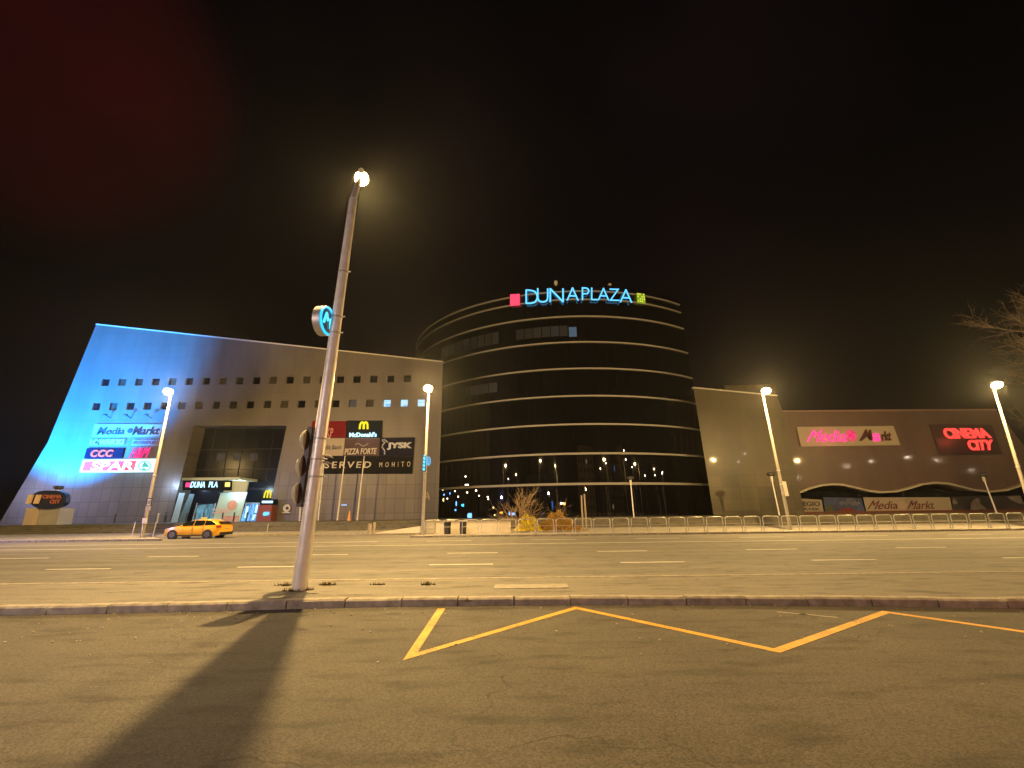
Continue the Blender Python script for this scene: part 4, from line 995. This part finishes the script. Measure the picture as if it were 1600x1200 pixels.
m = MB(); m.tube([(c.x,50.5,PLZ),(c.x,50.5,PLZ+.12)],.22,12); m.tube([(c.x,50.5,PLZ+.12),(c.x,50.5,PLZ+1.0)],[.15,.06],12); tag(build('traffic_cone', m, simple('cone_orange',(.65,.28,.09),.6), smooth=True, origin=(c.x,50.5,PLZ)), 'orange traffic cone at the foot of the mall wall', 'cone')
# cinema oval totem
TY = 46.9
t = thing('cinema_totem', 'dark blue oval CINEMA CITY totem on a pale stone plinth', 'sign', PY(62,828,TY))
p0 = PY(33,829,TY); p1 = PY(48,795,TY)
q = [PY(42,794,TY),PY(94,794,TY),PY(87,825,TY),PY(33,829,TY)]; build('plinth', MB().slab(q,(0,1.6,0)), simple('plinth_stone',(.30,.28,.27),.7,noise=.12,nscale=1), t)
q = [PY(41,794,TY-.5),PY(54,794,TY-.5),PY(46,830,TY-.5),PY(32,830,TY-.5)]; build('pillar', MB().slab(q,(0,.8,0)), simple('pillar_stone',(.42,.33,.26),.7), t)
ov = []
for i in range(28):
    a = 2*math.pi*i/28; cx_, sx_ = math.cos(a), math.sin(a)
    ov.append(PY(75.5+27.5*math.copysign(abs(cx_)**.75,cx_)+ (2.5*sx_), 780.5-14.2*math.copysign(abs(sx_)**.8,sx_), TY-.3))
build('oval_board', MB().slab(ov,(0,.5,0)), simple('oval_navy',(.008,.012,.045),.4), t)
lettering('CINEMA', qpx((67,773),(97,773),(96,779),(67,779),TY-.32), M['dullor'] if 'dullor' in M else simple('oval_orange',(.42,.12,.07),.5), t, .06, .03)
lettering('CITY', qpx((79,780.5),(95,780.5),(93,787),(78,787),TY-.32), simple('oval_orange2',(.42,.12,.07),.5), t, .06, .03)
m = MB()
for px_ in (46.5,58.5): m.obox(PY(px_,780,TY-.55), (.17,0,0),(0,.12,0),(.05,0,.42))
build('side_lamp', m, simple('side_lamp_cream',(.6,.42,.22),.5,emit=(1,.6,.3),es=.03), t)
# bicycle
by_ = 53.4; c = PY(257,818,by_); c.z = PLZ
t = thing('bicycle', 'dark bicycle leaning by the mall wall left of the entrance', 'bicycle', c)
def torus(cc, axis, r_, w, n=20):
    u = Vector((0,0,1)); s2 = axis.cross(u).normalized(); return [cc+(u*math.sin(a)+s2*math.cos(a))*r_ for a in [2*math.pi*i/n for i in range(n+1)]]
axb = Vector((.75,.66,0)).normalized(); fw = Vector((.66,-.75,0)).normalized()
for s_ in (-1,1):
    m = MB(); m.tube(torus(c+fw*(.52*s_)+Vector((0,0,.35)),axb,.34,.03),.035,6); build('wheel', m, M['rubber'], t)
m = MB(); H_ = Vector((0,0,1))
A_=c+fw*-.52+H_*.35; B_=c+fw*-.05+H_*.33; C_=c+fw*-.2+H_*.85; D_=c+fw*.33+H_*.88; E_=c+fw*.52+H_*.35
for a,b_ in ((A_,B_),(B_,C_),(A_,C_),(C_,D_),(B_,D_),(D_,E_)): m.tube([a,b_],.03,6)
m.tube([C_,C_+H_*.1],.02,6); build('frame', m, M['black'], t)
m = MB(); m.ell(C_+H_*.12,.14,.09,.04,8,5); build('saddle', m, M['black'], t)
m = MB(); m.tube([D_+H_*.15-axb*.28,D_+H_*.18,D_+H_*.15+axb*.28],.022,6); m.tube([D_,D_+H_*.18],.02,6); build('handlebar', m, M['black'], t)
# bollards on the plaza in front of the entrance
for i,px_ in enumerate((178,245,290,303,316,346,364,384)):
    c = PY(px_,818,51.5); m = MB(); m.tube([(c.x,51.5,PLZ),(c.x,51.5,PLZ+.95)],.075,10); m.ell((c.x,51.5,PLZ+.95),.075,.075,.05,10,4)
    o = build('bollard', m, M['steel'] if i in (1,) else M['darkpost'], smooth=True, origin=(c.x,51.5,PLZ)); tag(o, 'slim dark bollard on the plaza near the mall entrance', 'bollard', 'slim bollards on the plaza by the entrance')
    if i == 1: o['label'] = 'pale steel bollard on the plaza just left of the bicycle'
    if i == 0: o['label'] = 'lone dark bollard on the plaza between the oval sign and the lamp post'

# ramp wall with the grey cabinet
WY = 35.6
wall = thing('ramp_wall', 'low pale concrete ramp wall rising left of the bushes', 'wall', (PZ(730,836).x, WY, .12))
a = [PY(583,832.5,WY+1.5),PY(652,819,WY+1.5),PY(652,831,WY+1.5)]
ztop = PY(730,815.5,WY).z
xl, xr = PY(676,825,WY).x, PY(798,825,WY).x
build('long_side', MB().box((xl,WY,.12),(xr,WY+.25,ztop)), M['concrete'], wall)
x0_ = PY(578,832,WY+1.4).x
build('sloping_side', MB().slab([(x0_,WY+1.4,.12),(xl+.3,WY+1.4,.12),(xl+.3,WY+1.4,ztop-.1)],(0,.25,0)), M['concrete'], wall)
m = MB(); m.box((xl-.02,WY-.03,ztop),(xr+.03,WY+.28,ztop+.07)); build('coping', m, M['kerb'], wall)
c = PY(671,834,34.6)
t = thing('utility_cabinet', 'pale grey utility cabinet at the left end of the ramp wall', 'cabinet', (c.x,34.6,.12))
m = MB(); m.box((c.x-.35,34.5,.12),(c.x+.38,34.9,1.02)); build('case', m, simple('cabinet_beige',(.42,.38,.30),.6), t); m = MB(); m.box((c.x-.38,34.46,1.02),(c.x+.41,34.94,1.07)); build('lid', m, M['kerb'], t)
m = MB(); m.box((c.x-.28,34.485,.2),(c.x+.3,34.498,.95)); build('door', m, simple('cabinet_door',(.38,.35,.28),.6), t)
for i,px_ in enumerate((699,723.5)):
    c = PZ(px_,835,.12); c.y = 34.0; c.x = PY(px_,835,34.0).x
    t = thing('litter_bin', ['dark litter bin with a wide pale lid before the pale wall, left one','dark litter bin with a small lid before the pale wall, right one'][i], 'bin', (c.x,c.y,.12), 'dark litter bins before the pale wall')
    m = MB(); m.tube([(c.x,c.y,.12),(c.x,c.y,.95)],[.22,.25],14); build('body', m, M['darkpost'], t, smooth=True)
    m = MB(); w = .5 if i == 0 else .28
    m.box((c.x-w,c.y-.25,.97),(c.x+w,c.y+.25,1.05)); build('lid', m, M['cream'] if i==0 else M['steel'], t)
for i,px_ in enumerate((580,)):
    c = PY(px_,832,36.5); t = thing('litter_bin', 'short pale twin drum litter bin by the foot of the ramp', 'bin', (c.x,36.5,.12))
    m = MB(); m.tube([(c.x-.12,36.5,.12),(c.x-.12,36.5,.8)],.16,12); m.tube([(c.x+.2,36.5,.12),(c.x+.2,36.5,.95)],.1,12); build('body', m, M['cream'], t, smooth=True)
    m = MB(); m.tube([(c.x-.12,36.5,.8),(c.x-.12,36.5,.86)],.18,12); build('lid', m, M['kerb'], t)

# hoop barriers along the far kerb
HY = 33.1
proto = thing('hoop_barrier', 'steel hoop barrier in the row along the far kerb', 'barrier', (0,0,0), 'steel hoop barriers along the far kerb')
hw = .56; hp = [(-hw,0),(-hw,.82),(-hw+.03,.92),(-hw+.12,.98),(hw-.12,.98),(hw-.03,.92),(hw,.82),(hw,0)]
m = MB(); m.tube([(a,0,b_) for a,b_ in hp], .028, 7); build('hoop', m, M['steel'], proto, smooth=True)
m = MB(); m.tube([(-hw,0,.52),(hw,0,.52)], .016, 6); build('mid_rail', m, M['steel'], proto, smooth=True)
m = MB(); m.disc((-hw,0,.01),(0,0,1),.07,.02,10); m.disc((hw,0,.01),(0,0,1),.07,.02,10); build('foot', m, M['steel'], proto)
hx = -5.6; i = 0
hoops = []
while hx < 37.5:
    o = proto if not hoops else copy_thing(proto, (0,0,0))
    o.location = (hx, HY, .12); o.rotation_euler = (0,0,random.uniform(-.03,.03)); hoops.append(o); hx += 1.3

# ================================================================== planting
def twig_tree(root, mat, height, n0, spread, seed, r0=.05, levels=4, lean=Vector((0,0,0)), up=.9, n=5, length=1.0):
    rnd = random.Random(seed); m = MB()
    def grow(p, d, L_, r_, lv_):
        pts = [p]; q = p.copy(); dd = d.copy(); k = 4
        for i in range(k):
            dd = (dd + Vector((rnd.gauss(0,.14),rnd.gauss(0,.14),rnd.gauss(.02,.10)))).normalized(); q = q + dd*L_/k; pts.append(q.copy())
        m.tube(pts, [r_*(1-.14*i) for i in range(k+1)], n if lv_ > 1 else 4, cap=False)
        if lv_ > 0:
            for _ in range(rnd.randint(2,4)):
                j = rnd.randint(1,k); nd = (dd + Vector((rnd.gauss(0,spread),rnd.gauss(0,spread),rnd.gauss(.08,spread*.7)))).normalized()
                grow(pts[j], nd, L_*rnd.uniform(.5,.8), r_*.55, lv_-1)
    for _ in range(n0):
        d = (Vector((rnd.gauss(0,spread),rnd.gauss(0,spread),up))+lean).normalized(); grow(Vector(root), d, height*.45*length, r0, levels)
    return m
# bare shrub and yellow bushes
c = PY(812,832,36.0); c.z = .12
t = thing('bare_shrub', 'tall leafless many stemmed shrub rising behind the yellow blossom', 'shrub', c)
build('branches', twig_tree(c+Vector((-.1,0,.0)), None, 4.3, 12, .5, 3, .04, 3, up=.95), M['palebark'], t)
m = MB(); m.tube([c,c+Vector((-.05,0,.7))],[.09,.05],8); build('stem', m, M['palebark'], t)
def leafy(name, label, c, rx, ry, rz, n, mat, seed, twigs=True, s=.05):
    rnd = random.Random(seed); t = thing(name, label, 'bush', c); m = MB()
    for _ in range(n):
        a = rnd.uniform(0,6.283); u = rnd.uniform(0,1)**.5; zz0 = rnd.uniform(0,1)
        x = c.x+rx*u*math.cos(a)*(1-.35*zz0); y = c.y+ry*u*math.sin(a)*(1-.35*zz0); z = c.z+rz*zz0*(1-.5*u*u)*(.86+.12*math.sin(x*3.1+seed)+.10*math.sin(x*8.3+y*5)+.12*rnd.random())
        d1 = Vector((rnd.gauss(0,1),rnd.gauss(0,1),rnd.gauss(0,1))).normalized()*s*rnd.uniform(.6,1.5); d2 = Vector((rnd.gauss(0,1),rnd.gauss(0,1),rnd.gauss(0,1))).normalized()*s*rnd.uniform(.5,1)
        p = Vector((x,y,z)); m.add([p-d1,p+d2,p+d1,p-d2],[(0,1,2,3)])
    build('foliage', m, mat, t)
    if twigs: build('branches', twig_tree(c, None, rz*1.9, 14, .6, seed+5, .018, 2, up=.8), M['palebark'], t)
    return t
c = PY(826,833,35.4); c.z = .12
leafy('forsythia_bush', 'bright yellow blossoming bush at the foot of the bare shrub', c, 1.2, .7, 1.25, 3400, M['forsythia'], 11, s=.065)
c = PY(872,833,35.9); c.z = .12
leafy('autumn_bush', 'wider olive brown bush with yellow specks left of the pale pole pair', c, 1.95, .8, 1.45, 5200, M['olive'], 23, s=.06)
c = PY(868,833,35.2); c.z = .12
m = MB(); rnd = random.Random(4)
# low edging round the bed
xa, xb = PY(799,833,35).x, PY(905,833,35).x
m.box((xa,34.6,.11),(xb,34.75,.26)); o = build('bed_edging', m, M['kerb'], origin=(xa,34.6,.12)); tag(o, 'low stone edging in front of the yellow bushes', 'edging')
# bare tree at the right edge
c = Vector((PY(1740,640,25).x, 25, .12))
t = thing('bare_tree', 'leafless tree reaching in from the right edge above the lamp', 'tree', c)
trunk_top = Vector((c.x-.3, 25, 10.2))
m = MB(); m.tube([c,c+Vector((-.1,0,4)),trunk_top],[.26,.2,.15],12); build('trunk', m, M['bark'], t, smooth=True)
m = MB(); rnd = random.Random(9)
def limb(p, d, L_, r_, lv_):
    pts = [p]; q = p.copy(); dd = d.copy(); k = 5
    for i in range(k):
        dd = (dd+Vector((rnd.gauss(0,.16),rnd.gauss(0,.16),rnd.gauss(.03,.12)))).normalized(); q = q+dd*L_/k; pts.append(q.copy())
    m.tube(pts,[max(.006,r_*(1-.15*i)) for i in range(k+1)],4 if lv_<2 else 7,cap=False)
    if lv_>0:
        for _ in range(4 if lv_>1 else 5):
            j = rnd.randint(1,k); nd = (dd+Vector((rnd.gauss(0,.5),rnd.gauss(0,.5),rnd.gauss(.05,.42)))).normalized(); limb(pts[j],nd,L_*rnd.uniform(.45,.75),r_*.55,lv_-1)
for i in range(17):
    f_ = rnd.uniform(.45,1.0); p = c.lerp(trunk_top,f_) if i>4 else trunk_top
    a = R(rnd.uniform(140,225)) if i < 11 else R(rnd.uniform(0,360)); el = rnd.uniform(.15,1.3)
    limb(p+Vector((0,0,0)), Vector((math.cos(a),math.sin(a)*.8,el)).normalized(), rnd.uniform(2.0,3.1), .07, 4 if i<11 else 3)
build('crown', m, M['bark'], t)

# ================================================================== taxi
def make_taxi(x, y, z):
    t = thing('taxi', 'yellow estate taxi with a roof sign parked in the lay-by facing left', 'taxi', (x,y,z))
    L_, Wd = 4.75, .90
    # side outline (s along the car from the nose 0 to the tail L_), lower and belt heights
    st = [(0.0,.42,.62,.62,.55),(0.10,.28,.74,.74,.72),(0.45,.22,.86,.86,.84),(0.95,.20,.95,.95,.88),(1.30,.20,1.00,1.02,.90),(1.75,.20,.98,1.28,.90),(2.15,.20,.98,1.44,.90),(2.7,.20,.99,1.50,.90),(3.3,.20,1.01,1.49,.90),(3.9,.20,1.03,1.43,.90),(4.35,.22,1.05,1.28,.88),(4.62,.28,1.05,1.10,.85),(4.75,.42,.95,.98,.78)]
    m = MB(); rings = []
    for s_,zb_,belt,roof,hw_ in st:
        top_w = hw_*(.93 if roof < belt+.05 else .93-.30*min(1,(roof-belt)/.5))
        r_ = [(-hw_*.92,zb_),(-hw_,zb_+.16),(-hw_*1.01,(zb_+belt)/2+.05),(-hw_*.96,belt),(-top_w,roof-.05),(-top_w*.8,roof),(0,roof+.03)]
        rings.append([Vector((s_,a,b_)) for a,b_ in r_]+[Vector((s_,-a,b_)) for a,b_ in reversed(r_[:-1])])
    n = len(rings[0])
    m.add([p for r_ in rings for p in r_], [(i*n+k,i*n+(k+1)%n,(i+1)*n+(k+1)%n,(i+1)*n+k) for i in range(len(rings)-1) for k in range(n)]+[tuple(range(n)),tuple((len(rings)-1)*n+k for k in reversed(range(n)))])
    def T(m_):
        m_.v = [Vector((x+(v.x-L_/2)*.88, y+v.y*.88, z+v.z*.88)) for v in m_.v]; return m_
    build('body', T(m), M['taxi'], t, smooth=True)
    gl = simple('car_glass',(.008,.010,.012),.06,spec=1.7)
    for sy in (-1,1):
        def side(s_,h):  # point on the flank glass plane
            b0_ = .86; return Vector((s_, sy*(b0_+.012-(h-1.0)*.50), h))
        for pts in ([(1.42,1.03),(1.95,1.34),(2.42,1.43),(2.42,1.03)],[(2.50,1.03),(2.50,1.435),(3.28,1.435),(3.28,1.04)],[(3.36,1.045),(3.36,1.43),(3.82,1.37),(4.22,1.16),(4.25,1.08)]):
            mm = MB(); mm.slab([side(*p) for p in pts],(0,sy*.018,0)); build('side_window', T(mm), gl, t)
        mm = MB(); mm.slab([Vector((.95,sy*.905,.24)),Vector((3.7,sy*.905,.24)),Vector((3.7,sy*.915,.34)),Vector((.95,sy*.915,.30))],(0,sy*.02,0)); build('sill_trim', T(mm), M['black'], t)
        mm = MB(); mm.ell((1.62,sy*1.0,1.02),.08,.11,.07,8,6); build('mirror', T(mm), M['taxi'], t)
        mm = MB(); mm.slab([Vector((2.46,sy*.918,.32)),Vector((2.475,sy*.918,.32)),Vector((2.475,sy*.89,1.0)),Vector((2.46,sy*.89,1.0))],(0,sy*.012,0)); mm.slab([Vector((3.30,sy*.918,.36)),Vector((3.315,sy*.918,.36)),Vector((3.315,sy*.89,1.0)),Vector((3.30,sy*.89,1.0))],(0,sy*.012,0)); build('door_gap', T(mm), M['black'], t)
        for hx_ in (2.28,3.14):
            mm = MB(); mm.box((hx_,sy*.925-.015,.90),(hx_+.16,sy*.925+.015,.93)); build('door_handle', T(mm), M['steel'], t)
        mm = MB(); mm.slab([Vector((4.42,sy*.905,.86)),Vector((4.74,sy*.80,.86)),Vector((4.70,sy*.80,1.06)),Vector((4.30,sy*.885,1.03))],(.01,sy*.03,0)); build('tail_light', T(mm), M['tail'], t)
        mm = MB(); mm.slab([Vector((.06,sy*.66,.66)),Vector((.42,sy*.86,.74)),Vector((.42,sy*.86,.86)),Vector((.10,sy*.66,.76))],(-.02,sy*.02,0)); build('headlight', T(mm), simple('headlight_glass',(.5,.5,.5),.1) if sy<0 else M['steel'], t)
        for wx in (.88,3.72):
            mm = MB(); mm.tube([(wx,sy*.72,.33),(wx,sy*.925,.33)],.40,24); build('wheel_arch', T(mm), M['black'], t)
            mm = MB(); cc = Vector((wx,sy*.93,.33)); mm.tube([(wx,sy*.74,.33),(wx,sy*.90,.33),(wx,sy*.945,.33)],[.335,.335,.29],24); w_ = build('wheel', T(mm), M['rubber'], t, smooth=True)
            mm = MB(); mm.tube([(wx,sy*.94,.33),(wx,sy*.955,.33)],.22,20); 
            build('rim', T(mm), M['rim'], w_)
            mm = MB()
            for k in range(5):
                a = 2*math.pi*k/5+.3; d = Vector((math.cos(a),0,math.sin(a))); e = Vector((-d.z,0,d.x)); c_ = Vector((wx,sy*.958,.33))+d*.13; mm.obox(c_, d*.08, Vector((0,.006,0)), e*.022)
            build('spoke_gaps', T(mm), M['black'], w_)
    mm = MB(); mm.slab([(4.34,-.66,1.30),(4.34,.66,1.30),(4.655,.72,1.09),(4.655,-.72,1.09)],(.04,0,.03)); build('rear_window', T(mm), gl, t)
    mm = MB(); mm.slab([(1.36,-.72,1.05),(1.36,.72,1.05),(1.86,.62,1.36),(1.86,-.62,1.36)],(-.04,0,.03)); build('windscreen', T(mm), gl, t)
    mm = MB(); mm.box((4.60,-.80,.30),(4.80,.80,.50)); build('rear_bumper', T(mm), M['black'], t)
    mm = MB(); mm.box((4.765,-.26,.72),(4.785,.26,.83)); build('number_plate', T(mm), M['creamtext'], t)
    mm = MB(); mm.slab([(2.62,-.30,1.52),(2.78,-.30,1.52),(2.76,-.26,1.68),(2.64,-.26,1.68)],(0,.55,0)); build('roof_sign', T(mm), em('taxi_sign',(1.0,.62,.08),.35), t)
    for sy in (-.55,.55):
        mm = MB(); mm.tube([(2.2,sy,1.53),(3.9,sy,1.49)],.018,6); build('roof_rail', T(mm), M['steel'], t)
    return t
cx_ = (PZ(257,842).x+0)

make_taxi(-23.1, 35.1, 0.0)

# thin posts standing near the taxi and the lay-by
for i,(bp,tp_,Y) in enumerate((((206,838),(208,816),36),((238,842),(243,817),34.2),((416,838),(418,819),38.4))):
    b_ = PY(*bp,Y); b_.z = .12 ; t_ = PY(*tp_,Y); t_.x = b_.x+.05
    m = MB(); m.tube([b_,t_],.03,6); m.ell(t_,.05,.05,.04,6,4)
    tag(build('marker_post', m, M['steel'], origin=b_), ['thin steel marker post left of the far left lamp','thin steel marker post between the left lamp and the taxi','thin steel marker post at the back of the lay-by'][i], 'post', 'thin marker posts')

# ================================================================== things behind the viewer, seen mirrored in the tower glass
def mirror(px, py, Z):
    d = ray(px,py).normalized(); p = cyl(px,py,TR); n_ = Vector((p.x-TC.x,p.y-TC.y,0)).normalized(); r_ = d-n_*2*d.dot(n_)
    return p, r_
def mirror_at(px, py, dist):
    p, r_ = mirror(px,py,0); k = dist/math.hypot(r_.x,r_.y); return p+r_*k
refl = [(824,707,46),(861,729,50),(947,724,60),(988,730,58),(974,704,44),(1034,740,60),(1091,752,62),(794,748,56),(727,744,70),(729,757,90),(711,767,100),(743,766,95),(730,769,120),(1035,738,75),(1068,762,95),(1078,765,110),(716,776,130),(749,774,130),(762,776,140),(883,787,110),(880,786,112)]
flatr = [(1323,728,RY,48),(1464,719,RY,52),(1518,735,RY,66),(1246,747,RY,60),(1163,708,BY,50)]
for i,(a,b_,D) in enumerate(refl):
    p = mirror_at(a,b_,D)
    if p.z < 1.5: p.z = 1.8
    if p.y > -6 and abs(p.x) < 1.25*p.y+12: continue
    g_ = Vector((p.x,p.y,0))
    t = thing('street_lamp', 'distant lit street lamp mirrored in the dark tower glass', 'street lamp', g_, 'street lamps mirrored in the tower glass')
    m = MB(); m.tube([g_,Vector((p.x,p.y,p.z))],[.12,.07],8); build('post', m, M['lampsteel'], t, smooth=True)
    s_ = .17 if i < 9 else .24
    m = MB(); m.ell(p,s_*1.3,s_*1.3,s_*.7,10,6); build('glass_bowl', m, M['farglow'], t, smooth=True)
for a,b_,Ym,D in flatr:
    q_ = PY(a,b_,Ym); d = q_-Vector((0,0,EYE)); p = q_+Vector((d.x,-d.y,d.z))*((Ym+abs(D)-20)/Ym)
    g_ = Vector((p.x,p.y,0)); t = thing('street_lamp', 'distant lit street lamp mirrored faintly in the glossy wall at the right', 'street lamp', g_, 'street lamps mirrored in the glossy right walls')
    m = MB(); m.tube([g_,p],[.12,.07],8); build('post', m, M['lampsteel'], t, smooth=True)
    m = MB(); m.ell(p,.4,.4,.2,10,6); build('glass_bowl', m, M['farglow'], t, smooth=True)
bl = em('far_blue',(.05,.30,1.0),1.6)
for i,(a,b_,D,w,h) in enumerate(((826,764,60,.35,1.6),(847,806,70,.8,.9),(863,790,80,1.5,2.4),(734,806,75,1.3,1.2),(723,790,90,1.2,.5),(960,732,70,.5,1.4),(1100,775,75,1.0,.9),(1068,790,85,.7,1.2),(796,803,75,.4,1.2),(1103,782,78,1.1,.5))):
    p = mirror_at(a,b_,D); p.z = max(p.z,.7)
    if p.y > -6: continue
    t = thing('shop_light', 'blue lit sign across the road mirrored in the dark tower glass', 'sign', (p.x,p.y,p.z-h/2), 'blue signs mirrored in the tower glass')
    m = MB(); n_ = Vector((p.x-TC.x,p.y-TC.y,0)).normalized(); sd = Vector((-n_.y,n_.x,0))
    m.obox(p, sd*w/2, n_*.06, Vector((0,0,h/2))); build('lit_face', m, bl, t)
    m = MB(); m.tube([(p.x,p.y,0),(p.x,p.y,max(.1,p.z-h/2))],.06,6); build('stand', m, M['darkpost'], t)
# housing blocks across the road behind the viewer
for i,(x0,x1,y0,hh,cc) in enumerate(((12,34,-52,24,(.20,.15,.13)),(-70,-38,-60,16,(.10,.09,.09)),(44,75,-48,18,(.15,.12,.11)))):
    t = thing('apartment_block', ['beige apartment block across the road mirrored in the right of the tower glass','low dark block across the road mirrored at the left of the tower glass','brown block across the road mirrored at the right edge of the tower glass'][i], 'building', ((x0+x1)/2,y0,0))
    m = MB(); m.box((x0,y0-14,0),(x1,y0,hh)); build('wall', m, simple('block_render',cc,.8,noise=.1), t)
    nx = int((x1-x0)/3.4)
    for f_ in range(int(hh/3.1)-1):
        for k in range(nx):
            xx = x0+1.4+k*3.4; zz1 = 2.2+f_*3.1; m = MB(); m.box((xx,y0-.02,zz1),(xx+1.4,y0+.04,zz1+1.4))
            build('window', m, em('flat_lit',(1,.72,.42),.8) if (k*7+f_*5+i) % 23 == 0 else M['darkglass'], t)
lamp_light('street_light_beyond_frame', (20,-38,8), 1500)
for i,(x,y) in enumerate(((14,-30),(19,-33),(25,-31),(-12,-30))):
    t = thing('bare_tree', 'leafless street tree across the road mirrored in the tower glass', 'tree', (x,y,0), 'trees mirrored in the tower glass')
    m = MB(); m.tube([(x,y,0),(x+.2,y,3),(x,y+.1,5)],[.22,.17,.1],8); build('trunk', m, M['palebark'], t, smooth=True)
    build('crown', twig_tree(Vector((x,y,4.2)),None,6,6,.45,40+i,.09,3,up=.8), M['palebark'], t)
# dark road behind
flat('road', [(-150,-30.02),(150,-30.02),(150,-48),(-150,-48)], 0.0, M['near'])

# ================================================================== volume added to give the lamps a glow
m = MB(); m.box((-170,-120,-1.6),(170,150,36))
hz = build('added_haze', m, bpy.data.materials.new('added_haze_air')); hz['kind'] = 'stuff'; tag(hz, 'thin added volume that gives the street lamps a soft glow', 'added_haze', kind='stuff')
hm = hz.data.materials[0]; hm.use_nodes = True; hn = hm.node_tree; hn.nodes.clear()
ho = hn.nodes.new('ShaderNodeOutputMaterial'); hv = hn.nodes.new('ShaderNodeVolumePrincipled')
hv.inputs['Color'].default_value = (.9,.9,.9,1); hv.inputs['Density'].default_value = .00019; hv.inputs['Anisotropy'].default_value = .8
hn.links.new(hv.outputs[0], ho.inputs['Volume'])
S.cycles.volume_bounces = 0
